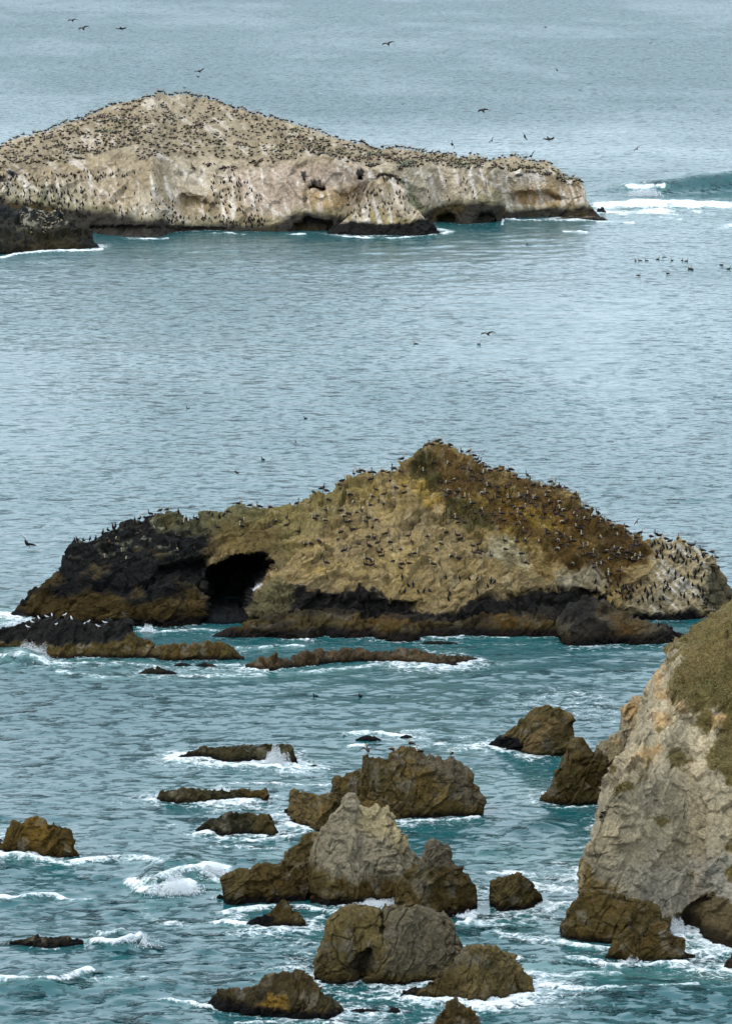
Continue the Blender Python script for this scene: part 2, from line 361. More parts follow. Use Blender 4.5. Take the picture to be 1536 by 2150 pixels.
    wind = np.clip(.60 + 1.15 * fbm(np.stack([X / 70 + .15 * Y / 70, Y / 130, X * 0], -1), 4, 61) + .5 * fbm(np.stack([X / 18, Y / 45, X * 0], -1), 3, 64), .12, 1.6) + 1.5 * sstep(1000, 1500, Y) + .75 * sstep(368, 312, Y)
    m, t, N = newmat('sea water'); L = t.links.new
    outn = N('ShaderNodeOutputMaterial'); bs = N('ShaderNodeBsdfPrincipled'); fo = N('ShaderNodeBsdfPrincipled'); ms = N('ShaderNodeMixShader')
    geo = N('ShaderNodeNewGeometry'); af = N('ShaderNodeAttribute', attribute_name='foam'); aa = N('ShaderNodeAttribute', attribute_name='aerated')
    bs.inputs['IOR'].default_value = 1.33; bs.inputs['Roughness'].default_value = 0.40
    cm = N('ShaderNodeMix', data_type='RGBA'); cm.inputs[6].default_value = WDEEP; cm.inputs[7].default_value = WTEAL
    L(aa.outputs['Fac'], cm.inputs[0]); L(cm.outputs[2], bs.inputs['Base Color'])
    def noise(scale, detail, sx=1, sy=1, rough=.55, dist=0):
        mp = N('ShaderNodeMapping'); mp.inputs['Scale'].default_value = (sx, sy, 1); mp.inputs['Rotation'].default_value = (0, 0, .12); L(geo.outputs['Position'], mp.inputs['Vector'])
        n = N('ShaderNodeTexNoise'); n.inputs['Scale'].default_value = scale; n.inputs['Detail'].default_value = detail; n.inputs['Roughness'].default_value = rough; n.inputs['Distortion'].default_value = dist
        L(mp.outputs[0], n.inputs['Vector']); return n.outputs[0]
    n1 = noise(1.1, 4, .55, 1.0, .62); n2 = noise(0.46, 4, .5, 1.0, .6)
    def math_(op, a, b):
        x = N('ShaderNodeMath', operation=op)
        for i, q in enumerate((a, b)):
            if isinstance(q, (int, float)): x.inputs[i].default_value = q
            else: L(q, x.inputs[i])
        return x.outputs[0]
    def shape(n, a, c_):
        q = N('ShaderNodeMapRange', interpolation_type='SMOOTHSTEP'); q.inputs['From Min'].default_value = a; q.inputs['From Max'].default_value = c_; L(n, q.inputs[0]); return q.outputs[0]
    n1 = shape(n1, .52, .78); n2 = shape(n2, .57, .76)
    b1 = N('ShaderNodeBump'); b1.inputs['Strength'].default_value = 1; b1.inputs['Distance'].default_value = 0.5; aw_ = N('ShaderNodeAttribute', attribute_name='wind'); L(math_('MULTIPLY', n1, aw_.outputs['Fac']), b1.inputs['Height'])
    b2 = N('ShaderNodeBump'); b2.inputs['Strength'].default_value = 1; b2.inputs['Distance'].default_value = 2.8; aw_ = N('ShaderNodeAttribute', attribute_name='wind'); L(math_('MULTIPLY', n2, aw_.outputs['Fac']), b2.inputs['Height']); L(b1.outputs[0], b2.inputs['Normal'])
    L(b2.outputs[0], bs.inputs['Normal'])
    rr = N('ShaderNodeMapRange'); rr.inputs['From Min'].default_value = .2; rr.inputs['From Max'].default_value = 2.2; rr.inputs['To Min'].default_value = .16; rr.inputs['To Max'].default_value = .42; ar_ = N('ShaderNodeAttribute', attribute_name='rough'); L(ar_.outputs['Fac'], rr.inputs[0]); L(rr.outputs[0], bs.inputs['Roughness'])
    # lacy foam
    na = noise(1.0, 8, .7, 1, .68, .8)
    wn = N('ShaderNodeTexNoise'); wn.inputs['Scale'].default_value = .8; wn.inputs['Detail'].default_value = 3; L(geo.outputs['Position'], wn.inputs['Vector'])
    vm = N('ShaderNodeVectorMath', operation='MULTIPLY_ADD'); L(wn.outputs['Color'], vm.inputs[0]); vm.inputs[1].default_value = (2.2, 2.2, 0); L(geo.outputs['Position'], vm.inputs[2])
    vs = []
    for s_ in (.8, 2.2):
        vo = N('ShaderNodeTexVoronoi', feature='DISTANCE_TO_EDGE', voronoi_dimensions='2D'); vo.inputs['Scale'].default_value = s_; L(vm.outputs[0], vo.inputs['Vector'])
        r_ = N('ShaderNodeMapRange'); r_.inputs['From Min'].default_value = 0; r_.inputs['From Max'].default_value = .22; r_.inputs['To Min'].default_value = 1; r_.inputs['To Max'].default_value = 0; L(vo.outputs[0], r_.inputs[0]); vs.append(r_.outputs[0])
    lac = math_('ADD', math_('MULTIPLY', vs[0], .26), math_('MULTIPLY', vs[1], .2))
    tt = math_('ADD', math_('MULTIPLY', math_('SUBTRACT', na, .27), 1.5), lac)
    su = math_('ADD', tt, math_('MULTIPLY', af.outputs['Fac'], 1.0))
    r2 = N('ShaderNodeMapRange', interpolation_type='SMOOTHSTEP'); r2.inputs['From Min'].default_value = .93; r2.inputs['From Max'].default_value = 1.6; L(su, r2.inputs[0])
    fo.inputs['Base Color'].default_value = (.60, .63, .64, 1); fo.inputs['Roughness'].default_value = .8; fo.inputs['Specular IOR Level'].default_value = .2
    b3 = N('ShaderNodeBump'); b3.inputs['Distance'].default_value = .35; L(su, b3.inputs['Height']); L(b3.outputs[0], fo.inputs['Normal'])
    L(r2.outputs[0], ms.inputs[0]); L(bs.outputs[0], ms.inputs[1]); L(fo.outputs[0], ms.inputs[2]); L(ms.outputs[0], outn.inputs[0])
    nu, nv = X.shape
    o = mkmesh('sea', P.reshape(-1, 3), gridq(nu, nv), m, attrs={'rough': (wind * sstep(300, 420, Y)).ravel(), 'wind': wind.ravel(), 'foam': foam.ravel(), 'aerated': np.clip(aer, 0, 1).ravel()})
    tag(o, kind='structure')
    return P, pxs, Yr
WDEEP = (.001, .040, .045, 1); WTEAL = (.022, .078, .072, 1)
# strokes of foam surveyed on the sea: (points, half width, strength)
FOAM = [
 # far right surf behind the island end
 ([(1262, 431), (1330, 427), (1400, 429), (1560, 427)], 21, 1.5), ([(1290, 446), (1400, 443), (1560, 446)], 26, .7), ([(1230, 447), (1330, 446), (1420, 452)], 9, .85), ([(1400, 448), (1470, 442), (1560, 440)], 12, .55),
 ([(1385, 458), (1430, 462)], 8, 1.0), ([(1180, 486), (1230, 487)], 5, .8), ([(1515, 476), (1560, 474)], 9, 1.1), ([(1060, 461), (1120, 464), (1250, 466), (1330, 467)], 5, .9),
 ([(1318, 390), (1350, 393), (1388, 392)], 12, 2.2), ([(1230, 440), (1380, 470), (1480, 470)], 20, .35), ([(1250, 322), (1450, 322), (1536, 326)], 4, .45),
 ([(905, 475), (950, 484), (930, 490)], 14, .8), ([(0, 540), (40, 533), (110, 528), (210, 521)], 6, 1.1), ([(60, 548), (150, 550)], 7, .45), ([(270, 503), (310, 504), (350, 502)], 5, .85),
 ([(600, 490), (640, 491)], 6, .9), ([(330, 520), (430, 525), (500, 532)], 3, .5), ([(720, 497), (830, 498), (915, 493)], 5, .95), ([(400, 490), (520, 491)], 3, .7), ([(1050, 458), (1060, 470)], 5, .9),
 # mid left surf
 ([(-20, 1290), (30, 1296), (60, 1299)], 30, 2.4), ([(60, 1299), (110, 1295), (160, 1296), (215, 1300)], 20, 2.4), ([(0, 1375), (40, 1368), (90, 1378), (110, 1388)], 17, 1.25), ([(110, 1388), (200, 1386), (300, 1392), (400, 1398), (500, 1395)], 13, .95),
 ([(140, 1408), (220, 1416), (300, 1412), (420, 1420), (560, 1418), (660, 1410), (760, 1402), (850, 1392)], 15, 1.05), ([(340, 1404), (470, 1406), (560, 1408)], 12, .8),
 ([(285, 1315), (320, 1326), (400, 1318), (480, 1320)], 9, .95), ([(300, 1335), (440, 1330)], 10, .5), ([(450, 1352), (560, 1357), (640, 1357)], 5, 1.0), ([(620, 1342), (660, 1345)], 6, .9),
 ([(870, 1350), (900, 1368), (980, 1362)], 8, .7), ([(1000, 1338), (1170, 1336)], 3, 1.0), ([(960, 1352), (1120, 1350), (1400, 1356)], 8, .6), ([(1000, 1390), (1080, 1395)], 10, .45), ([(1260, 1422), (1360, 1420)], 7, .5),
 ([(1380, 1312), (1480, 1308)], 8, .4), ([(1480, 1303), (1536, 1304)], 3, .8),
 # inshore
 ([(710, 1545), (740, 1540), (790, 1538), (860, 1548)], 9, .95), ([(700, 1568), (760, 1566)], 8, .8), ([(860, 1570), (940, 1560), (1030, 1578)], 10, .7), ([(950, 1575), (1040, 1565), (1090, 1580), (1120, 1595)], 13, .85), ([(960, 1608), (1000, 1611)], 5, .9),
 ([(400, 1600), (470, 1604), (560, 1607), (620, 1610)], 10, .85), ([(560, 1596), (600, 1600)], 9, 1.1), ([(625, 1600), (700, 1612)], 8, .55), ([(480, 1640), (640, 1648), (700, 1640)], 8, .55),
 ([(400, 1688), (440, 1686), (530, 1680)], 4, .8), ([(395, 1750), (440, 1745)], 9, 1.15), ([(440, 1757), (520, 1765), (600, 1755), (620, 1752)], 9, .85), ([(580, 1725), (610, 1738), (640, 1745)], 13, 1.2), ([(430, 1780), (560, 1780)], 12, .5),
 ([(845, 1722), (930, 1718), (1010, 1711)], 4, 1.0), ([(1180, 1698), (1230, 1693), (1262, 1690)], 6, .95), ([(1080, 1707), (1140, 1707)], 4, .7),
 ([(0, 1795), (60, 1797), (130, 1808)], 13, 1.15), ([(130, 1810), (200, 1800), (280, 1805), (330, 1812)], 13, .85), ([(0, 1880), (60, 1880), (130, 1876), (190, 1885)], 10, .95),
 ([(300, 1858), (345, 1850), (385, 1858)], 17, 1.45), ([(280, 1850), (340, 1832), (430, 1820), (470, 1828)], 14, 1.25), ([(420, 1835), (450, 1850), (470, 1850)], 10, .9), ([(310, 1900), (350, 1915), (420, 1930), (500, 1915)], 18, .6), ([(460, 1928), (510, 1932)], 8, 1.1),
 ([(200, 1955), (250, 1952)], 10, .7), ([(190, 1972), (240, 1977), (292, 1970)], 11, 1.35), ([(0, 2062), (60, 2055), (130, 2058), (190, 2045)], 14, 1.1), ([(200, 2060), (320, 2065)], 12, .5),
 ([(520, 1950), (640, 1965)], 12, .5), ([(470, 1905), (600, 1893), (700, 1905), (830, 1900)], 10, .95), ([(640, 1935), (670, 1915)], 12, .85), ([(560, 2040), (640, 2030), (660, 2045)], 10, .7),
 ([(330, 2105), (430, 2115)], 9, .75), ([(480, 2145), (700, 2145)], 9, .7), ([(700, 2080), (780, 2095), (840, 2090)], 16, .85), ([(660, 2060), (720, 2062), (790, 2065)], 5, 1.0), ([(860, 2072), (900, 2062)], 10, .8), ([(700, 2110), (850, 2115)], 14, .6),
 ([(1000, 1905), (980, 1930), (960, 1935)], 12, 1.15), ([(1000, 1925), (1080, 1935), (1160, 1905)], 18, .8), ([(1045, 1915), (1100, 1912), (1145, 1895)], 6, 1.1), ([(1040, 1830), (1120, 1835), (1220, 1825)], 12, .85), ([(1170, 1808), (1225, 1805)], 9, .9), ([(1120, 1855), (1220, 1865)], 22, .75), ([(1130, 1890), (1200, 1900)], 20, .8),
 ([(1060, 1950), (1130, 1965), (1180, 1970)], 22, .75), ([(1180, 1972), (1230, 1980), (1290, 1988)], 12, 1.15), ([(970, 1975), (1020, 1983)], 10, .75), ([(1080, 2008), (1200, 2000)], 14, .55), ([(1200, 2005), (1270, 2015)], 16, .8), ([(1270, 2022), (1350, 2026), (1430, 2024)], 8, 1.2),
 ([(1405, 1960), (1430, 1975), (1450, 1990), (1536, 2000)], 16, 1.1), ([(1460, 2010), (1536, 2025)], 14, .6), ([(1100, 2040), (1300, 2045)], 16, .55), ([(1130, 2070), (1250, 2085), (1330, 2078), (1450, 2080)], 12, .85), ([(940, 2103), (1060, 2105), (1110, 2095)], 8, 1.15), ([(1130, 2060), (1000, 2130)], 14, .4),
 ([(840, 1990), (1000, 1960)], 1, .1),
]
TEAL = [([(1020, 1800), (1220, 1790)], 90, .55), ([(1000, 1900), (1180, 1950)], 90, .6), ([(1080, 2030), (1536, 2060)], 80, .75), ([(400, 1820), (470, 1860)], 60, .9), ([(560, 1800), (640, 1770)], 60, .6), ([(320, 1660), (700, 1600)], 110, .3), ([(1000, 1640), (1200, 1660)], 110, .35), ([(400, 1880), (300, 1890)], 60, .4), ([(0, 1355), (20, 1385)], 30, .7), ([(1250, 440), (1536, 470)], 60, .6), ([(0, 2060), (250, 2075)], 50, .5), ([(500, 1930), (700, 1940)], 60, .5)]
RIDGES = [([(1225, 408), (1300, 404), (1390, 403), (1460, 401), (1620, 396)], 5.0, 6.5, 26), ([(270, 1862), (330, 1858), (400, 1862)], 1.5, 2.0, 5), ([(300, 1835), (400, 1828), (480, 1838)], 1.3, 2.2, 5), ([(180, 1984), (240, 1984), (310, 1982)], 1.2, 1.6, 4), ([(-30, 2062), (60, 2066), (200, 2060)], .7, 2, 5), ([(-30, 1392), (40, 1385), (110, 1392)], 1.2, 2.5, 5), ([(1240, 440), (1400, 440), (1536, 436)], 1.2, 5, 10)]
# ================================================================== ISLANDS
TAN = col(.285, .205, .095); TAN2 = col(.20, .148, .082); TURF = col(.075, .042, .013); TURFG = col(.050, .048, .016); OCHRE = col(.27, .185, .055); DKBAND = col(.022, .019, .017); REDB = col(.115, .062, .018)
mid_main = loft(
    [(22,1290),(45,1262),(75,1240),(110,1218),(126,1205),(134,1180),(144,1160),(150,1149),(165,1144),(185,1139),(210,1129),(240,1118),(262,1104),(290,1096),(315,1086),(330,1080),(345,1083),(372,1079),(382,1092),(405,1093),(430,1085),(470,1080),(492,1070),(505,1066),(530,1069),(560,1070),(578,1064),(590,1068),(612,1068),(635,1056),(650,1043),(668,1037),(685,1044),(697,1036),(712,1021),(735,1011),(757,1004),(790,1004),(830,999),(850,991),(862,976),(880,957),(900,943),(920,938),(945,945),(960,953),(985,971),(1010,986),(1040,993),(1075,1006),(1110,1021),(1150,1031),(1190,1043),(1220,1063),(1250,1083),(1290,1106),(1325,1121),(1355,1131),(1400,1136),(1440,1144),(1480,1156),(1498,1170),(1508,1183),(1516,1200),(1524,1225),(1533,1250),(1540,1275),(1548,1292)],
    [(22,1292),(60,1300),(130,1305),(200,1312),(290,1313),(330,1316),(400,1312),(440,1308),(470,1310),(530,1312),(560,1322),(700,1325),(1000,1325),(1180,1322),(1300,1305),(1400,1301),(1470,1297),(1548,1298)],
    t=.22, p=1.5, step=1.6, A=.66, Lw=3.4, crack=.055, seed=1, foam=.55,
    feats=[([(430,1330),(429,1200),(440,1186),(480,1170),(520,1161),(553,1160),(576,1180),(573,1200),(548,1222),(530,1250),(523,1290),(520,1330)], 6, 8), ([(428,1312),(429,1200),(440,1186),(480,1165),(520,1156),(553,1156),(576,1176),(573,1200),(548,1222),(530,1250),(525,1312)], 9, 34), ([(300,1235),(330,1185),(400,1165),(445,1160),(445,1300),(420,1250),(370,1225)], 3.2, 26),
           ([(1480,1185),(1500,1180),(1560,1290),(1450,1330),(1478,1240)], 1.5, 14),
           ([(1190,1225),(1260,1240),(1330,1292),(1180,1300),(1050,1250),(1120,1232)], 1.0, 12), ([(640,1240),(800,1255),(900,1262),(900,1300),(640,1300)], .8, 14)])
mid_lobe = loft([(1176,1343),(1180,1300),(1196,1274),(1225,1262),(1262,1266),(1295,1282),(1330,1292),(1368,1304),(1400,1311),(1418,1325),(1446,1335),(1458,1345)],
    [(1176,1346),(1186,1353),(1230,1355),(1290,1352),(1360,1352),(1400,1350),(1458,1347)], t=.25, A=.45, Lw=2.8, crack=.05, seed=2, foam=.7, step=1.7)
mid_apron = loft([(446,1334),(475,1320),(495,1312),(528,1304),(555,1294),(600,1288),(650,1280),(690,1276),(740,1284),(800,1298),(850,1292),(900,1288),(960,1298),(1010,1290),(1060,1278),(1110,1272),(1160,1280),(1185,1300)],
    [(446,1335),(480,1338),(560,1337),(600,1341),(640,1343),(660,1336),(740,1339),(780,1334),(800,1347),(870,1346),(890,1337),(1000,1335),(1185,1336)], t=.3, A=.5, Lw=2.8, crack=.06, seed=3, foam=.7, step=1.7)
mid_floor = loft([(428,1304),(434,1275),(450,1262),(500,1258),(518,1268),(526,1304)],[(428,1306),(470,1309),(526,1307)], t=.9, A=.3, Lw=1.8, crack=.05, seed=4, foam=0)  # black floor added over the bright water to keep the cave dark
MID = [mid_main, mid_lobe, mid_apron, mid_floor]
def mid_colour(g):
    P = g['P']; n = fbm(P / 5, 5, 4); n2 = fbm(P / 1.6, 4, 14)
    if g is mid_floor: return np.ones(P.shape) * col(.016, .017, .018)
    if g is not mid_main:
        c = mixn(np.ones(P.shape) * REDB * .75, OLIVE * .8, .5 + 1.5 * n); c = mixn(c, GREYR * .6, (n2 - .1) * 2)
        if g is mid_lobe: c = mixn(c, GREYR * .55, .45 + n); 
        c = mixn(c, DKBAND, sstep(.0, .35, fbm(P / 4, 4, 44)) * (.75 if g is mid_lobe else .5))
        c = zone(g, c, [(560,1262),(700,1250),(860,1268),(1000,1290),(1060,1255),(1200,1250),(1270,1275),(1190,1310),(1060,1283),(900,1305),(740,1290),(650,1280),(600,1292)], DKBAND, 8, 10, .8)
        c = mixn(c, c * .35, 1 - sstep(-.3, .5, P[..., 2] - .7 - .5 * n)); return c
    c = mixn(np.ones(P.shape) * TAN, TAN2, .45 + 1.6 * n); c = mixn(c, OCHRE, (fbm(P / 7, 4, 24) - .05) * 1.6); c = mixn(c, c * .72, (fbm(P * np.array([1, 1, 2.2]) / 2.2, 4, 31) - .05) * 2.2)
    Z = lambda *a, **k: zone(g, *a, **k)
    # left arch: olive rock going to black
    c = Z(c, [(380,1060),(700,1000),(760,1003),(720,1070),(640,1130),(600,1180),(575,1160),(430,1120)], col(.13,.105,.045), soft=26, warp=16, amt=.8)
    c = Z(c, [(0,1330),(0,1050),(395,1062),(440,1105),(462,1130),(455,1165),(440,1330)], col(.020,.020,.018), soft=24, warp=16)
    c = Z(c, [(300,1060),(520,1050),(560,1080),(500,1100),(400,1125),(330,1110)], col(.085,.078,.042), soft=14, warp=14, amt=.8)
    c = mixn(c, col(.16,.15,.10), (fbm(P / 1.1, 4, 61) - .18) * 3 * sstep(470, 420, g['px']) * sstep(1190, 1120, g['py']))
    c = Z(c, [(430,1160),(450,1100),(560,1095),(600,1120),(590,1172),(520,1162),(445,1180)], col(.085,.060,.028), soft=14, warp=14, amt=.75)
    c = Z(c, [(80,1320),(40,1290),(60,1250),(115,1215),(135,1225),(120,1260),(155,1250),(190,1234),(235,1245),(265,1268),(330,1262),(365,1240),(365,1222),(380,1225),(425,1235),(432,1290),(400,1325)], col(.062,.040,.013), soft=9, warp=12, amt=.9)
    c = Z(c, [(100,1258),(125,1212),(250,1180),(330,1240),(280,1265),(235,1240),(190,1226),(150,1248)], BLACK, soft=8, warp=9, amt=.85)
    c = Z(c, [(360,1228),(385,1225),(392,1300),(370,1300)], DKBAND, soft=4, warp=6, amt=.6)
    c = Z(c, [(430,1330),(429,1195),(480,1168),(553,1158),(576,1182),(545,1225),(522,1290),(520,1330)], col(.018,.020,.022), soft=4, warp=5)  # cave rock painted near black to deepen the shade of the hollow
    # turf cap
    c = Z(c, [(845,1000),(862,970),(920,930),(1010,980),(1190,1035),(1345,1125),(1380,1160),(1330,1200),(1370,1240),(1290,1250),(1210,1205),(1150,1190),(1120,1150),(1060,1120),(1000,1120),(960,1100),(900,1060),(880,1035),(900,1020)], TURF, soft=20, warp=26, amt=.92)
    c = Z(c, [(852,995),(880,955),(905,945),(925,1000),(930,1040),(895,1025)], TURFG * .9, soft=8, warp=12, amt=.8)
    c = Z(c, [(925,1040),(1000,1060),(1040,1080),(1030,1112),(990,1118),(940,1095)], TURFG, soft=10, warp=12, amt=.8)
    c = Z(c, [(1060,1060),(1200,1080),(1260,1130),(1220,1150),(1120,1100),(1040,1075)], REDB * 1.15, soft=16, warp=20, amt=.7)
    c = Z(c, [(1085,1075),(1140,1082),(1190,1110),(1150,1112),(1100,1092)], OCHRE * .9, soft=8, warp=14, amt=.75)
    c = Z(c, [(1000,1030),(1080,1032),(1120,1050),(1040,1060),(960,1062)], OCHRE * .55, soft=12, warp=14, amt=.6)
    c = Z(c, [(850,1000),(880,1010),(920,1045),(905,1055),(860,1035),(830,1010)], OCHRE * 1.1, soft=12, warp=16, amt=.6)
    c = Z(c, [(830,1095),(880,1060),(935,1090),(900,1105),(870,1100),(840,1120)], col(.075,.055,.028), soft=5, warp=10, amt=.75)
    c = Z(c, [(1010,1135),(1060,1130),(1105,1160),(1110,1190),(1060,1200),(1020,1170)], col(.30,.27,.19), soft=12, warp=14, amt=.7)
    c = Z(c, [(1095,1130),(1115,1160),(1110,1180),(1150,1200),(1210,1215),(1240,1222),(1190,1228),(1120,1195)], TURF * 1.2, soft=5, warp=8, amt=.65)
    c = Z(c, [(1170,1210),(1240,1195),(1270,1230),(1240,1260),(1180,1240)], col(.34,.30,.22), soft=12, warp=12, amt=.6)
    c = Z(c, [(1330,1190),(1420,1180),(1450,1240),(1380,1270),(1300,1240)], col(.24,.18,.10), soft=16, warp=16, amt=.6)
    # guano end
    c = Z(c, [(1360,1128),(1500,1160),(1492,1300),(1330,1300),(1300,1270),(1390,1210)], col(.30,.25,.17), soft=18, warp=16, amt=.6)
    st = sstep(.05, .45, fbm(np.stack([(P[..., 0] + P[..., 2] * 1.1) / .55, P[..., 1] / 3, (P[..., 2]) / 3.5], -1), 4, 71)) * sstep(1340, 1400, g['px']) * sstep(1510, 1480, g['px'])
    c = mixn(c, col(.58, .54, .48), st * .75)
    st = sstep(.18, .5, fbm(np.stack([P[..., 0] / .7, P[..., 1] / 3, P[..., 2] / 3.0], -1), 4, 75)) * sstep(560, 640, g['px']) * sstep(1400, 1000, g['px']); c = mixn(c, col(.42, .36, .25), st * .22); c = mixn(c, col(.10,.07,.03), sstep(.08, .5, fbm(P * np.array([1,1,1.6]) / 2.6, 5, 47)) * .6)
    c = Z(c, [(1475,1215),(1500,1180),(1560,1260),(1560,1320),(1490,1320),(1478,1270)], col(.055,.052,.036), soft=6, warp=9, amt=.9)
    # dark tidal band
    c = Z(c, [(540,1330),(520,1260),(560,1240),(620,1232),(700,1240),(780,1238),(840,1262),(900,1292),(960,1290),(1005,1250),(1060,1252),(1120,1240),(1185,1232),(1250,1240),(1300,1275),(1350,1290),(1420,1286),(1560,1288),(1560,1330),(1180,1340),(700,1340)], DKBAND * 1.2, soft=8, warp=11)
    c = Z(c, [(528,1290),(535,1245),(560,1215),(600,1225),(625,1250),(600,1285),(545,1300)], col(.10,.085,.045), soft=8, warp=10, amt=.9)
    c = Z(c, [(531,1238),(545,1222),(550,1224),(536,1243)], col(.7,.7,.7), soft=1.5, warp=2, amt=.8)
    c = mixn(c, c * .45, np.clip(g['ck'], 0, 1) * .35); c = mixn(c, c * .6, sstep(.1, .5, n2) * .4)
    c = mixn(c, c * .4, 1 - sstep(-.3, .5, P[..., 2] - .7 - .5 * n)); return c
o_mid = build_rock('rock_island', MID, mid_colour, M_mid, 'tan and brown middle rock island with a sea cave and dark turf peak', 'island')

far_main = loft(
    [(-270,476),(-250,440),(-200,398),(-140,362),(-90,341),(-30,322),(0,311),(40,298),(90,281),(140,263),(190,244),(240,223),(290,211),(330,204),(375,201),(410,206),(450,215),(500,233),(560,249),(620,266),(660,276),(690,293),(720,304),(780,316),(850,321),(900,326),(960,329),(1040,337),(1100,344),(1150,351),(1172,360),(1178,372),(1200,376),(1221,383),(1226,400),(1229,415),(1236,428),(1245,441),(1260,456)],
    [(-270,478),(-150,484),(-30,480),(100,484),(200,490),(250,497),(330,500),(345,491),(420,484),(500,485),(580,486),(640,487),(690,488),(860,478),(915,466),(960,470),(1045,469),(1052,458),(1100,456),(1180,455),(1225,458),(1260,459)],
    t=.2, step=1.6, mids=[([(-270,477),(-240,445),(-200,420),(-140,390),(-90,368),(-30,352),(0,350),(100,348),(200,350),(330,360),(470,362),(560,350),(640,342),(760,358),(830,352),(900,356),(940,357),(1000,363),(1060,358),(1150,364),(1170,378),(1221,386),(1260,459)], .22)],
    A=1.0, Lw=7.0, crack=.035, blk=.7, seed=11, foam=.6,
    feats=[([(600,500),(615,468),(640,452),(665,458),(700,462),(712,500)], 4, 10), ([(905,500),(915,452),(940,440),(960,452),(975,500)], 3.5, 10), ([(985,500),(1000,445),(1030,440),(1050,470),(1050,500)], 3, 8),
           ([(640,392),(655,384),(680,388),(684,402),(650,402)], 5, 3), ([(744,372),(752,366),(764,368),(762,380),(744,380)], 6, 3), ([(632,372),(646,372),(644,392),(634,388)], 5, 3),
           ([(700,400),(760,380),(800,370),(780,420),(750,450),(700,460)], 2, 20), ([(840,372),(880,390),(890,440),(930,470),(900,470),(860,420)], 2, 16), ([(380,400),(440,410),(460,440),(400,450),(360,430)], 4, 20), ([(1060,400),(1150,395),(1200,420),(1130,440),(1060,430)], 3, 16), ([(160,500),(190,470),(330,470),(480,476),(480,500)], 2, 10)])
far_spur = loft([(688,487),(705,476),(722,468),(738,448),(750,436),(762,412),(778,385),(790,376),(804,369),(822,373),(838,380),(850,398),(856,420),(868,438),(884,448),(900,465),(922,487)],
    [(688,490),(760,495),(860,495),(900,492),(922,489)], t=.09, p=1.2, A=.9, Lw=5.0, crack=.035, blk=.7, seed=12, foam=.9, step=1.6)
FAR = [far_main, far_spur]
G1 = col(.45, .37, .27); G2 = col(.31, .235, .15); G3 = col(.70, .62, .54)
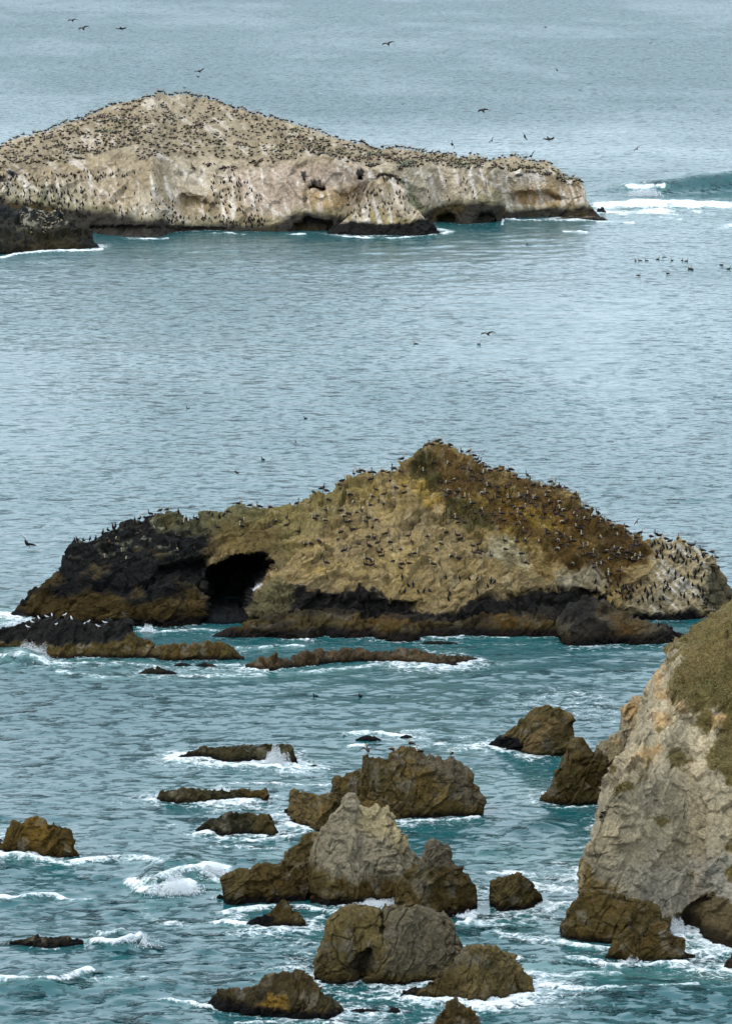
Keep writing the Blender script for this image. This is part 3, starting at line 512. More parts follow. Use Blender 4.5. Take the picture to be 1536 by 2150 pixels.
def far_colour(g):
    P = g['P']; n = fbm(P / 14, 5, 5); n2 = fbm(P / 3.5, 5, 15)
    Z = lambda *a, **k: zone(g, *a, **k)
    c = mixn(np.ones(P.shape) * G1, G2, .5 + 1.5 * n)
    if g is far_main:
        c = Z(c, [(-40,340),(290,205),(420,200),(700,290),(1180,350),(1180,362),(940,350),(700,345),(470,345),(200,335),(-40,345)], col(.27,.215,.145), soft=22, warp=16, amt=.8)
        cl = sstep(345, 362, g['py'])
        c = Z(c, [(-40,380),(180,390),(200,470),(-40,470)], col(.34,.30,.20), soft=20, warp=16, amt=.7)
        c = Z(c, [(480,360),(640,350),(800,360),(790,420),(720,450),(640,450),(520,440)], col(.44,.34,.27), soft=18, warp=18, amt=.7)
        c = Z(c, [(640,400),(740,395),(760,430),(700,452),(640,450)], col(.33,.22,.10), soft=16, warp=18, amt=.75)
        c = Z(c, [(360,412),(430,418),(460,440),(400,450)], col(.25,.18,.09), soft=10, warp=14, amt=.75)
        c = Z(c, [(1080,395),(1120,388),(1210,420),(1170,440),(1090,430)], col(.36,.22,.10), soft=12, warp=16, amt=.8)
        c = Z(c, [(1000,405),(1040,395),(1060,430),(1010,440)], col(.27,.24,.15), soft=10, warp=12, amt=.6)
        c = Z(c, [(835,380),(850,375),(885,430),(905,462),(880,440),(850,420)], col(.20,.20,.11), soft=5, warp=6, amt=.8)
    else:
        cl = 1.0
        c = Z(c, [(740,460),(780,440),(860,450),(900,470),(860,480),(720,480)], col(.32,.25,.12), soft=10, warp=12, amt=.8)
    ax = P[..., 0] + .25 * P[..., 2]
    st = fbm(np.stack([ax / .9, P[..., 1] / 8, P[..., 2] / 7], -1), 4, 21) * cl
    c = mixn(c, G3, sstep(.05, .42, st) * .8); c = mixn(c, c * .62, sstep(.0, .5, -st) * .55)
    st2 = fbm(np.stack([(P[..., 0] + 1.6 * P[..., 2]) / 1.6, P[..., 1] / 8, (P[..., 2] - .5 * P[..., 0]) / 12], -1), 4, 28); c = mixn(c, c * .72, sstep(.1, .5, st2) * .6); c = mixn(c, G3, sstep(.15, .5, -st2) * .5)
    c = mixn(c, c * .6, sstep(.1, .55, n2) * .6)
    # tidal band, its top raised at the base caves to paint their shade
    nb = 15 * fbm(P / 6, 5, 35); g['py'] = g['py'] + 9
    if g is far_main:
        top = np.interp(g['px'], [-30, 100, 180, 260, 400, 480, 590, 620, 700, 860, 900, 940, 980, 1050, 1060, 1150, 1240, 1260], [425, 440, 455, 462, 478, 482, 474, 458, 460, 470, 452, 440, 442, 444, 450, 449, 448, 452])
        c = mixn(c, col(.19,.165,.09), sstep(-22, 4, g['py'] + nb - top) * .8)
        c = mixn(c, DKBAND * 1.5, .92 * sstep(-9, 6, g['py'] + nb - top))
        c = mixn(c, col(.08,.055,.022), sstep(.0, .4, fbm(P / 6, 4, 39)) * sstep(-2, 8, g['py'] + nb - top) * .8)
        for poly in ([(652,392),(662,387),(676,390),(676,396),(658,396)], [(744,374),(752,365),(765,367),(763,381),(744,380)], [(632,372),(646,372),(644,392),(634,388)], [(1080,376),(1095,373),(1097,380),(1082,382)], [(10,365),(36,370),(44,376),(16,376)], [(-5,375),(12,378),(10,392),(-5,392)]):  # shade of the alcoves, painted black into the rock colour
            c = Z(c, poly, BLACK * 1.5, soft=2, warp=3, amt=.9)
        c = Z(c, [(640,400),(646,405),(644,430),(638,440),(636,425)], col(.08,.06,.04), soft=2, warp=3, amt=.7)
    else:
        top = np.interp(g['px'], [688, 720, 780, 860, 900, 922], [478, 476, 474, 474, 468, 480]); c = mixn(c, DKBAND * 1.3, sstep(-4, 4, g['py'] + nb * .6 - top))
    c = mixn(c, c * .5, np.clip(g['ck'], 0, 1) * .3)
    return c
o_far = build_rock('rock_island', FAR, far_colour, M_far, 'large pale guano covered rock island with bird packed hilltop at the top left', 'island')
far_out = loft([(-140,512),(-120,480),(-80,445),(-30,430),(30,438),(100,444),(130,454),(160,476),(190,498),(208,517)], [(-140,516),(-80,532),(-30,536),(40,532),(110,524),(208,520)], t=.3, A=1.0, Lw=5, crack=.05, seed=13, foam=.9)
def farout_colour(g):
    P = g['P']; c = mixn(np.ones(P.shape) * col(.022,.024,.022), col(.05,.038,.018), .3 + 1.8 * fbm(P / 7, 4, 2))
    return mixn(c, col(.33,.30,.22), (fbm(P / 1.8, 4, 8) - .02) * 3 * sstep(492, 460, g['py']) * sstep(20, 60, g['px']))
build_rock('sea_rock', [far_out], farout_colour, M_far, 'dark sloping rock outcrop at the lower left foot of the pale far island')
rk = loft([(1252,446),(1254,438),(1262,437),(1268,440),(1272,446)], [(1252,447),(1272,447)], t=.2, A=.35, Lw=2, crack=.05, seed=14, step=.8)
build_rock('sea_rock', [rk], near_colour(BLACK * 1.6, DKBAND, .5), M_far, 'small dark boulder in surf off the right tip of the pale far island')
spit = loft([(1165,458),(1200,454),(1245,452),(1262,456),(1275,461)], [(1165,460),(1275,462)], t=.4, A=.3, Lw=2.5, crack=.04, seed=15, step=1)
build_rock('rock_shelf', [spit], near_colour(col(.10,.08,.055), DKBAND, .5), M_far, 'low brown rock shelf at the right tip of the pale far island')

# ================================================================== INSHORE ROCKS
NEAR = {}
def near(key, label, lofts, colour=None, name='sea_rock', group=None, **k):
    NEAR[key] = lofts
    return build_rock(name, lofts, colour or near_colour(), M_near, label, group=group, **k)
near('perch', 'low black topped reef with gulls on it before the sea cave, left edge', [loft(
    [(-120,1356),(-100,1342),(-60,1333),(-30,1330),(20,1318),(50,1313),(75,1303),(110,1305),(140,1302),(170,1308),(200,1312),(240,1305),(255,1300),(270,1299),(283,1325),(292,1340),(310,1339),(321,1352),(327,1365)],
    [(-120,1358),(-70,1365),(-30,1362),(20,1360),(60,1367),(105,1384),(180,1379),(240,1381),(327,1381)], t=.28, p=1.3, A=.40, Lw=2.2, crack=.06, seed=21, foam=.9)],
    near_colour(col(.085,.052,.014), OLIVE, .5, extra=lambda g, c: zone(g, c, [(-40,1310),(70,1295),(270,1290),(290,1325),(240,1345),(150,1352),(50,1350),(-40,1342)], col(.022,.021,.018), 5, 10)))
near('tail', 'long brown reef tapering right of the gull reef', [loft([(318,1366),(345,1355),(380,1352),(420,1350),(455,1353),(465,1347),(482,1351),(498,1366),(514,1380)], [(318,1380),(350,1387),(420,1385),(514,1384)], t=.2, A=.35, Lw=2, crack=.06, seed=22, foam=.9)], near_colour(col(.085,.052,.016), OLIVE, .6))
near('flat', 'flat brown reef awash in foam below the middle island', [loft([(515,1396),(540,1384),(580,1378),(612,1381),(640,1374),(655,1369),(700,1366),(760,1364),(800,1371),(860,1365),(900,1371),(950,1374),(1002,1382)], [(515,1401),(560,1411),(600,1403),(640,1400),(700,1390),(760,1388),(850,1390),(900,1394),(950,1398),(1002,1385)], t=.3, A=.55, Lw=1.8, crack=.10, seed=23, foam=1.0)], near_colour(col(.085,.055,.028), col(.06,.045,.03), .45))
for i, (x0, x1, y0, y1, lb) in enumerate([(290, 372, 1401, 1415, 'black wet ledge awash in foam below the long brown reef'), (408, 456, 1391, 1400, 'small brown rock in foam below the long brown reef'), (366, 404, 1391, 1398, 'thin dark rock in foam below the long brown reef'),
        (746, 800, 1544, 1554, 'thin black rock awash in foam behind the pelican rock'), (838, 868, 1543, 1550, 'small black rock breaking the foam behind the pelican rock'), (720, 812, 2117, 2129, 'low black ledge beside the gold patched rock at the bottom'), (810, 842, 2115, 2128, 'small black rock left of the bottom cone rock'),
        (585, 607, 1749, 1754, 'tiny brown rock right of the lowest dark ledge'), (455, 470, 1877, 1884, 'tiny dark rock left of the pale central pinnacle'), (925, 965, 1391, 1398, 'dark tip off the flat brown reef'), (880, 960, 1345, 1352, 'thin rock awash before the middle island'), (-20, 10, 1761, 1766, 'thin dark rock at the left edge'), (650, 672, 1606, 1610, 'tiny black rock right of the splashed ledge'), (490, 512, 1601, 1606, 'tiny black rock in front of the splashed ledge'), (620, 690, 1766, 1777, 'flat dark rock slab awash left of the pale central rock'),
        (1515, 1570, 2005, 2036, 'brown rock cut by the right edge of the view'), (835, 905, 2072, 2097, 'low dark rock at the left foot of the blocky foreground rock')]):
    xm = (x0 + x1) / 2; q = (x1 - x0)
    near('s%d' % i, lb, [loft([(x0, y1 - 1), (x0 + .15 * q, y0 + .4 * (y1 - y0)), (xm - .1 * q, y0), (x0 + .75 * q, y0 + .25 * (y1 - y0)), (x1, y1 - 1)], [(x0, y1 - .5), (xm, y1 + .5), (x1, y1 - .5)], t=.25, A=.22, Lw=1.2, crack=.06, seed=30 + i, foam=.75, step=1.2)], near_colour(col(.05,.036,.022) if i in (1, 7, 15) else col(.028,.024,.02), OLIVE * .5, .4))
near('slab', 'long flat dark rock slab with a curling crest at its right end, lower left', [loft([(20,1977),(45,1972),(70,1970),(84,1966),(110,1965),(140,1965),(152,1968),(165,1969),(176,1975)], [(20,1979),(65,1985),(110,1989),(176,1980)], t=.2, A=.2, Lw=1.5, crack=.06, seed=49, foam=.6)], near_colour(col(.05,.038,.018), DKBAND, .4))
near('splash', 'long low dark ledge with a white splash at its right end', [loft([(373,1590),(400,1577),(430,1569),(480,1566),(540,1567),(555,1562),(605,1561),(615,1569),(620,1588),(625,1600)], [(373,1592),(420,1592),(450,1592),(465,1600),(500,1601),(540,1597),(580,1598),(600,1603),(625,1605)], t=.18, A=.28, Lw=1.8, crack=.07, seed=50)], near_colour(col(.060,.045,.022), col(.045,.042,.018), .7))
near('ledge_b', 'low knobbly dark ledge between the splashed ledge and the wedge ledge', [loft([(330,1675),(340,1664),(370,1658),(400,1657),(430,1659),(470,1659),(500,1655),(515,1654),(530,1659),(545,1657),(560,1654),(562,1672)], [(330,1680),(360,1686),(400,1687),(440,1685),(480,1683),(520,1683),(562,1680)], t=.18, A=.32, Lw=1.5, crack=.08, seed=51)], near_colour(col(.065,.050,.024), col(.05,.045,.02), .6, extra=lambda g, c: zone(g, c, [(500,1640),(580,1640),(580,1690),(520,1690)], BROWN, 8, 8)))
near('wedge', 'dark wedge shaped ledge with brown blunt right end and foam below', [loft([(410,1742),(430,1726),(455,1716),(490,1710),(540,1709),(565,1706),(573,1720),(577,1748)], [(410,1744),(440,1747),(460,1755),(480,1755),(520,1751),(577,1754)], t=.18, A=.3, Lw=1.6, crack=.07, seed=52)], near_colour(col(.045,.036,.02), col(.04,.038,.016), .6, extra=lambda g, c: zone(g, c, [(515,1700),(590,1700),(590,1760),(545,1760),(530,1735)], OLIVE * .9, 6, 8)))
near('left', 'blocky brown rock with water trickling down it at the left edge', [loft([(-24,1784),(-14,1776),(-2,1773),(8,1769),(20,1742),(26,1724),(50,1725),(62,1722),(68,1718),(88,1717),(98,1724),(104,1731),(112,1727),(128,1732),(143,1740),(154,1752),(160,1775),(168,1796)], [(-24,1785),(-8,1787),(40,1790),(75,1788),(90,1802),(130,1804),(168,1799)], t=.13, p=2.2, A=.34, Lw=2.4, crack=.10, seed=53)], near_colour(col(.125,.075,.02), BROWN, .55))
near('pel', 'broad brown rock with five pelicans standing on its crest', [
    loft([(690,1690),(694,1655),(702,1643),(716,1632),(745,1619),(757,1617),(758,1590),(770,1580),(778,1588),(785,1591),(820,1585),(838,1581),(840,1574),(858,1571),(866,1571),(874,1580),(885,1583),(905,1588),(920,1592),(932,1599),(950,1597),(965,1607),(980,1616),(986,1635),(1000,1655),(1009,1675),(1014,1705)], [(690,1722),(800,1722),(845,1718),(900,1716),(945,1715),(1014,1710)], t=.13, p=2.0, A=.36, Lw=2.2, crack=.10, seed=54, foam=.6),
    loft([(596,1702),(602,1690),(610,1664),(616,1657),(640,1663),(655,1663),(668,1668),(690,1664),(715,1660),(750,1668),(800,1690),(845,1718)], [(596,1705),(605,1725),(640,1736),(680,1748),(740,1738),(845,1722)], t=.14, p=1.8, A=.36, Lw=2.2, crack=.10, seed=55, foam=.8)],
    near_colour(col(.112,.075,.030), OLIVE, .6, extra=lambda g, c: mixn(zone(g, c, [(880,1570),(970,1590),(1020,1700),(980,1690),(930,1640),(880,1610)], GREYR * .75, 14, 14, .7), col(.13,.10,.06), .3 * sstep(690, 660, g['px']) * np.ones(g['px'].shape))))
near('pale', 'tall pale grey tan pinnacle rock with brown shoulder on its left', [
    loft([(652,1850),(658,1790),(668,1760),(680,1738),(690,1716),(712,1700),(722,1688),(732,1672),(745,1670),(752,1690),(766,1697),(775,1699),(782,1696),(800,1695),(812,1697),(818,1708),(830,1722),(846,1750),(862,1780),(885,1805),(892,1850)], [(652,1893),(700,1900),(760,1896),(840,1894),(892,1880)], t=.15, p=1.4, A=.34, Lw=2.4, crack=.07, seed=56, foam=1.0),
    loft([(470,1875),(471,1846),(486,1832),(505,1828),(530,1825),(560,1815),(590,1809),(599,1806),(600,1790),(612,1777),(622,1772),(633,1768),(640,1755),(655,1749),(668,1746),(682,1760),(700,1800)], [(470,1892),(500,1898),(560,1890),(580,1896),(610,1888),(665,1885),(700,1893)], t=.13, p=2.0, A=.36, Lw=2.2, crack=.10, seed=57, foam=.8)],
    near_colour(OLIVE * 1.1, BROWN, .8, extra=lambda g, c: zone(g, zone(g, c, [(655,1800),(668,1750),(690,1700),(735,1655),(830,1680),(900,1800),(880,1870),(840,1850),(800,1830),(740,1850),(690,1840)], col(.20,.17,.12), 12, 14, .95), [(760,1685),(822,1690),(862,1770),(850,1800),(800,1760),(740,1740)], col(.29,.235,.14), 14, 14, .85)))
near('pinn', 'brown rock with a knobbly round headed pinnacle right of the pale one', [loft([(826,1910),(832,1862),(845,1846),(870,1828),(885,1816),(889,1800),(896,1782),(903,1769),(912,1762),(920,1764),(928,1770),(938,1776),(946,1795),(950,1814),(958,1818),(968,1826),(978,1838),(990,1850),(996,1870),(1001,1900)], [(826,1925),(880,1936),(930,1924),(970,1916),(1001,1903)], t=.12, p=1.8, A=.36, Lw=2.0, crack=.10, seed=58, foam=.9)], near_colour(OLIVE * 1.05, BROWN, .8, extra=lambda g, c: zone(g, c, [(880,1820),(900,1750),(950,1760),(960,1820)], GREYR * .9, 10, 8, .7)))
near('cone', 'small brown cone rock standing alone in the foamy channel', [loft([(1028,1893),(1030,1852),(1044,1847),(1060,1843),(1072,1838),(1080,1831),(1086,1829),(1094,1838),(1105,1850),(1125,1864),(1137,1878),(1140,1890)], [(1028,1898),(1045,1914),(1080,1912),(1110,1906),(1140,1894)], t=.12, p=1.6, A=.28, Lw=1.7, crack=.09, seed=59, foam=1.2)], near_colour(col(.092,.066,.028), OLIVE, .6))
near('fin', 'small dark rock with a pointed fin before the brown shoulder', [loft([(518,1938),(540,1926),(560,1922),(575,1908),(586,1892),(594,1889),(603,1898),(612,1912),(618,1908),(630,1916),(642,1936)], [(518,1940),(560,1945),(642,1944)], t=.14, A=.24, Lw=1.6, crack=.08, seed=60, foam=.9)], near_colour(OLIVE, BROWN, .6, extra=lambda g, c: zone(g, c, [(510,1950),(515,1925),(560,1918),(575,1930),(560,1950)], BLACK, 4, 6)))
near('block', 'massive blocky foreground rock split by a dark vertical cleft', [
    loft([(658,2058),(664,2025),(670,1995),(680,1975),(681,1955),(690,1928),(706,1915),(738,1906),(745,1903),(765,1906),(798,1910),(802,1912),(804,1902),(830,1900),(850,1902),(870,1905),(900,1912),(925,1920),(945,1931),(957,1950),(966,1970),(972,1990),(976,2040)], [(658,2061),(700,2066),(760,2062),(800,2070),(850,2070),(900,2062),(976,2060)], t=.12, p=2.0, A=.36, Lw=2.6, crack=.09, seed=61, foam=.7, feats=[([(752,2080),(735,2035),(745,2010),(775,1985),(790,1990),(782,2030),(776,2080)], .9, 12), ([(796,1900),(806,1900),(808,1990),(798,1990)], .8, 4)]),
    loft([(866,2092),(885,2078),(895,2064),(920,2048),(945,2025),(962,2005),(975,1993),(1000,1989),(1040,1990),(1062,1996),(1080,2008),(1090,2022),(1096,2036),(1112,2048),(1120,2070),(1122,2084)], [(866,2096),(890,2100),(920,2098),(1000,2105),(1060,2098),(1122,2088)], t=.15, p=1.8, A=.34, Lw=2.0, crack=.10, seed=62, foam=1.1)],
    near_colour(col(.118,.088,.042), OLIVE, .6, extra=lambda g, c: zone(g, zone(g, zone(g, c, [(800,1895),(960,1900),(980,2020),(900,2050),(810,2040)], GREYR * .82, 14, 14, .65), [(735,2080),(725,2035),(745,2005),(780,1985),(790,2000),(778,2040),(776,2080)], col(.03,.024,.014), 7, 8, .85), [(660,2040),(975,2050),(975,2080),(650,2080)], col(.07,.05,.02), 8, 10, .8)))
near('gold', 'dark brown rock with an ochre patch at the bottom centre left', [loft([(434,2108),(450,2090),(465,2080),(490,2079),(515,2076),(540,2068),(555,2057),(572,2050),(600,2047),(632,2046),(650,2055),(662,2068),(672,2080),(684,2095),(696,2098),(708,2108),(724,2124)], [(434,2112),(460,2122),(500,2128),(540,2136),(600,2140),(650,2143),(694,2141),(724,2128)], t=.2, p=1.8, A=.34, Lw=2.0, crack=.09, seed=63, foam=.7)],
    near_colour(col(.085,.058,.024), col(.05,.04,.02), .9, extra=lambda g, c: zone(g, zone(g, c, [(540,2110),(560,2088),(600,2090),(605,2110),(580,2120)], col(.20,.115,.03), 8, 10, .7), [(430,2110),(440,2088),(480,2095),(560,2118),(700,2125),(700,2150),(430,2130)], col(.022,.017,.013), 8, 9, .9)))
near('bot', 'dark pointed cone rock cut by the bottom edge', [loft([(900,2172),(915,2142),(930,2122),(943,2108),(956,2103),(968,2109),(978,2118),(992,2128),(1003,2145),(1012,2172)], [(900,2176),(955,2182),(1012,2176)], t=.13, A=.3, Lw=1.7, crack=.09, seed=64)], near_colour(col(.075,.052,.024), BROWN, .6))
near('upr', 'tall brown rock with angular block on top, upper right, apart from the cliff', [loft([(1025,1562),(1040,1550),(1052,1545),(1078,1532),(1091,1527),(1093,1516),(1105,1507),(1109,1500),(1114,1490),(1130,1482),(1142,1477),(1152,1478),(1160,1485),(1172,1488),(1180,1494),(1196,1499),(1202,1525),(1204,1555)], [(1025,1564),(1060,1572),(1090,1580),(1140,1588),(1185,1586),(1204,1578)], t=.13, p=2.0, A=.34, Lw=2.6, crack=.08, seed=65, foam=.9), loft([(1184,1578),(1190,1555),(1200,1546),(1212,1548),(1219,1556),(1224,1575)], [(1184,1584),(1224,1582)], t=.1, A=.2, Lw=1.4, seed=66, foam=.2)],
    near_colour(OLIVE * 1.05, col(.13,.09,.045), .5, extra=lambda g, c: zone(g, c, [(1020,1570),(1040,1545),(1090,1550),(1100,1590),(1050,1590)], BLACK * 1.3, 5, 7)))
near('upr2', 'leaning brown rock with humped top at the foot of the pale cliff', [loft([(1131,1681),(1145,1662),(1160,1646),(1164,1622),(1182,1603),(1186,1580),(1190,1562),(1200,1553),(1214,1553),(1222,1560),(1235,1571),(1245,1582),(1258,1583),(1275,1600),(1300,1625)], [(1131,1683),(1175,1693),(1230,1691),(1300,1684)], t=.13, p=1.7, A=.38, Lw=2.6, crack=.08, seed=67, foam=.7)], near_colour(OLIVE * 1.1, BROWN, .6))

# ------------------------------------------------------------------ cliff
CL1 = col(.235, .20, .142); CL2 = col(.30, .248, .165); GREEN = col(.070, .066, .017); GREEN2 = col(.135, .098, .035)
cliff_main = loft([(1220,1862),(1224,1820),(1232,1795),(1243,1770),(1254,1742),(1260,1712),(1266,1690),(1278,1668),(1296,1640),(1312,1600),(1325,1570),(1342,1535),(1352,1500),(1364,1468),(1382,1448),(1403,1428),(1409,1405),(1428,1382),(1450,1370),(1490,1344),(1520,1318),(1536,1309),(1600,1268),(1700,1210),(1850,1150),(2100,1110),(2450,1120),(2800,1300),(3000,1700)],
    [(1220,1955),(1300,1972),(1400,1955),(1440,1950),(1470,1962),(1480,1975),(1536,1990),(1700,2030),(2100,2080),(2600,2000),(3000,1800)], t=.28, back=2.6, mids=[([(1220,1863),(1266,1692),(1300,1645),(1400,1640),(1536,1660),(1700,1680),(2600,1700),(3000,1760)], .3), ([(1220,1862.5),(1266,1691),(1340,1560),(1400,1500),(1536,1540),(1700,1560),(2600,1500),(3000,1730)], .6)], A=.58, Lw=4.0, crack=.032, blk=.9, seed=70, foam=1.0,
    feats=[([(1405,1990),(1420,1925),(1445,1895),(1490,1862),(1496,1880),(1490,1930),(1478,1990)], 1.3, 18)])
cliff_back = loft([(1256,1580),(1264,1560),(1280,1546),(1304,1535),(1303,1515),(1308,1495),(1318,1477),(1338,1471),(1365,1466),(1400,1440)], [(1256,1640),(1300,1660),(1400,1660)], t=.1, A=.4, Lw=2.6, crack=.06, seed=71, foam=0)
cliff_foot = loft([(1178,1962),(1184,1940),(1192,1915),(1204,1898),(1215,1894),(1220,1882),(1236,1872),(1268,1874),(1300,1880),(1340,1888),(1370,1905),(1392,1925),(1402,1950)], [(1178,1966),(1220,1975),(1280,1979),(1330,1986),(1402,1962)], t=.13, p=2, A=.4, Lw=2.4, crack=.10, seed=72, foam=.9)
CLIFF = [cliff_main, cliff_back, cliff_foot]
def cliff_colour(g):
    P = g['P']; n = fbm(P / 4, 5, 6); n2 = fbm(P / 1.4, 4, 16)
    Z = lambda *a, **k: zone(g, *a, **k)
    if g is cliff_foot: return near_colour(BROWN * 1.05, OLIVE, .7)(g)
    c = mixn(np.ones(P.shape) * CL1, CL2, .4 + 1.7 * n)
    if g is cliff_back:
        c = mixn(c * .8, col(.33,.19,.08), .35 + 1.6 * fbm(P / 3, 4, 46)); c = Z(c, [(1250,1590),(1270,1550),(1310,1560),(1330,1600),(1300,1680),(1250,1680)], col(.15,.12,.07), soft=8, warp=10, amt=.85); return mixn(c, c * .55, np.clip(g['ck'], 0, 1) * .4)
    st = fbm(np.stack([P[..., 0] / .9 - P[..., 2] / 1.3, P[..., 1] / 3, P[..., 2] / 4], -1), 4, 26)
    c = Z(c, [(1300,1640),(1400,1430),(1560,1540),(1560,1600),(1330,1650)], col(.40,.33,.225), soft=20, warp=18, amt=.8)
    for p in ([(1330,1600),(1370,1560),(1400,1570),(1350,1620)], [(1480,1500),(1540,1490),(1540,1530),(1490,1530)], [(1370,1500),(1400,1490),(1410,1520),(1380,1540)], [(1400,1470),(1450,1480),(1430,1500)], [(1360,1460),(1390,1445),(1390,1470)]): c = Z(c, p, col(.42,.27,.13), soft=10, warp=12, amt=.8)
    c = Z(c, [(1450,1820),(1540,1780),(1560,1900),(1480,1920)], col(.20,.19,.165), soft=20, warp=18, amt=.6)
    c = Z(c, [(1330,1830),(1480,1800),(1480,1900),(1360,1930)], col(.24,.21,.17), soft=20, warp=18, amt=.6)
    c = mixn(c, c * .65, sstep(0, .5, st) * .6); c = mixn(c, c * .6, sstep(.1, .5, n2) * .5)
    c = Z(c, [(1215,1875),(1222,1820),(1235,1800),(1250,1830),(1255,1850),(1300,1860),(1290,1880)], col(.12,.085,.035), soft=8, warp=9, amt=.9)
    c = Z(c, [(1405,1990),(1415,1925),(1440,1905),(1470,1880),(1492,1868),(1500,1880),(1520,1890),(1560,1900),(1560,2010),(1478,1990)], col(.075,.055,.028), soft=5, warp=8, amt=.95)
    c = Z(c, [(1390,1940),(1400,1925),(1440,1930),(1420,1960)], col(.13,.09,.04), soft=4, warp=6, amt=.7)
    for p, s_ in VEG: c = Z(c, p, GREEN2 * .7, soft=4, warp=12, amt=.9)
    c = mixn(c, c * .45, np.clip(g['ck'], 0, 1) * .25)
    return mixn(c, c * .4, 1 - sstep(-.3, .5, P[..., 2] - 1.0 - .5 * n))
VEG = [([(1395,1462),(1409,1405),(1430,1375),(1520,1300),(1720,1190),(2100,1090),(2500,1100),(2900,1400),(2900,1640),(1720,1650),(1536,1640),(1490,1625),(1475,1590),(1510,1545),(1535,1500),(1500,1480),(1470,1500),(1440,1480)], 1.0), ([(1455,1500),(1490,1490),(1500,1520),(1480,1545),(1450,1520)], .9), ([(1286,1662),(1300,1645),(1318,1636),(1335,1648),(1318,1658),(1290,1670)], 1.0), ([(1366,1722),(1385,1715),(1408,1720),(1390,1730)], .8), ([(1512,1775),(1540,1760),(1560,1765),(1560,1785),(1520,1785)], 1.0), ([(1518,1830),(1540,1815),(1560,1850),(1525,1850)], 1.0), ([(1395,1590),(1430,1570),(1445,1590),(1410,1610)], .6), ([(1375,1540),(1390,1525),(1398,1535),(1380,1548)], .6), ([(1340,1640),(1352,1600),(1362,1605),(1350,1640)], .25), ([(1440,1835),(1450,1828),(1462,1840),(1448,1846)], .6), ([(1430,1605),(1450,1600),(1450,1612),(1435,1615)], .6)]
build_rock('cliff', CLIFF, cliff_colour, M_near, 'tall pale grey tan cliff with green scrub top and dark brown foot, right edge', 'cliff')
near('cfront', 'cluster of three brown humps in front of the cliff foot', [loft([(1268,2008),(1280,1985),(1298,1966),(1318,1952),(1326,1951),(1335,1962),(1341,1976),(1347,1965),(1362,1950),(1378,1938),(1392,1937),(1402,1942),(1408,1966),(1416,1972),(1424,1971),(1434,1976),(1440,1996),(1458,2006)], [(1268,2012),(1300,2019),(1370,2019),(1420,2021),(1458,2012)], t=.14, p=1.8, A=.36, Lw=1.9, crack=.10, seed=73, foam=1.1)], near_colour(BROWN, OLIVE, .55))
SEA, SEA_PX, SEA_Y = build_water()
# ================================================================== BIRDS
def tube(pts, rad, nr=8, squash=None, cols=None):
    """one swept body: pts spine, rad radii (ry, rz) -> verts, quads, colours"""
    pts = np.array(pts, float); n = len(pts); V = []; Cc = []
    tg = np.gradient(pts, axis=0); tg /= np.linalg.norm(tg, axis=1, keepdims=True)
    for i in range(n):
        t = tg[i]; side = np.array([0, 1.0, 0]); up = np.cross(t, side); up /= np.linalg.norm(up)
        ry, rz = rad[i] if isinstance(rad[i], (tuple, list)) else (rad[i], rad[i])
        for k in range(nr):
            a = 2 * math.pi * k / nr; V.append(pts[i] + side * math.cos(a) * ry - up * math.sin(a) * rz)
            top = -math.sin(a); Cc.append(cols(i, top))
    Q = [(i * nr + k, (i + 1) * nr + k, (i + 1) * nr + (k + 1) % nr, i * nr + (k + 1) % nr) for i in range(n - 1) for k in range(nr)]
    return np.array(V), np.array(Q), np.array(Cc)
def joinp(ps):
    V, Q, Cc, o = [], [], [], 0
    for v, q, c in ps: V.append(v); Q.append(q + o); Cc.append(c); o += len(v)
    return np.concatenate(V), np.concatenate(Q), np.concatenate(Cc)
def thinwing(pts, chord, c, sgn):
    """a wing: leading points along the span with chords, thin but closed"""
    V = []; n = len(pts)
    for (x, y, z), ch in zip(pts, chord):
        V += [(x + ch * .4, y * sgn, z), (x, y * sgn, z + .03), (x - ch * .6, y * sgn, z - .01), (x, y * sgn, z - .015)]
    Q = [(i * 4 + k, (i + 1) * 4 + k, (i + 1) * 4 + (k + 1) % 4, i * 4 + (k + 1) % 4) for i in range(n - 1) for k in range(4)]
    return np.array(V), np.array(Q), np.array([c] * len(V)) * (0.9 + 0.2 * RNG.random((len(V), 1)))
GB = (.042, .032, .026); DB = (.022, .017, .014); WH = (.42, .38, .31); YL = (.42, .34, .18); BIL = (.28, .17, .10); BK = (.012, .012, .013); LG = (.06, .05, .045)
def legs(x, h, r=.016, c=LG): return [tube([(x, s, h), (x + .01, s, h * .5), (x, s, -.06), (x + .07, s, -.02)], [r * 1.3, r, r, r * .6], 4, cols=lambda i, t: c) for s in (-.05, .05)]
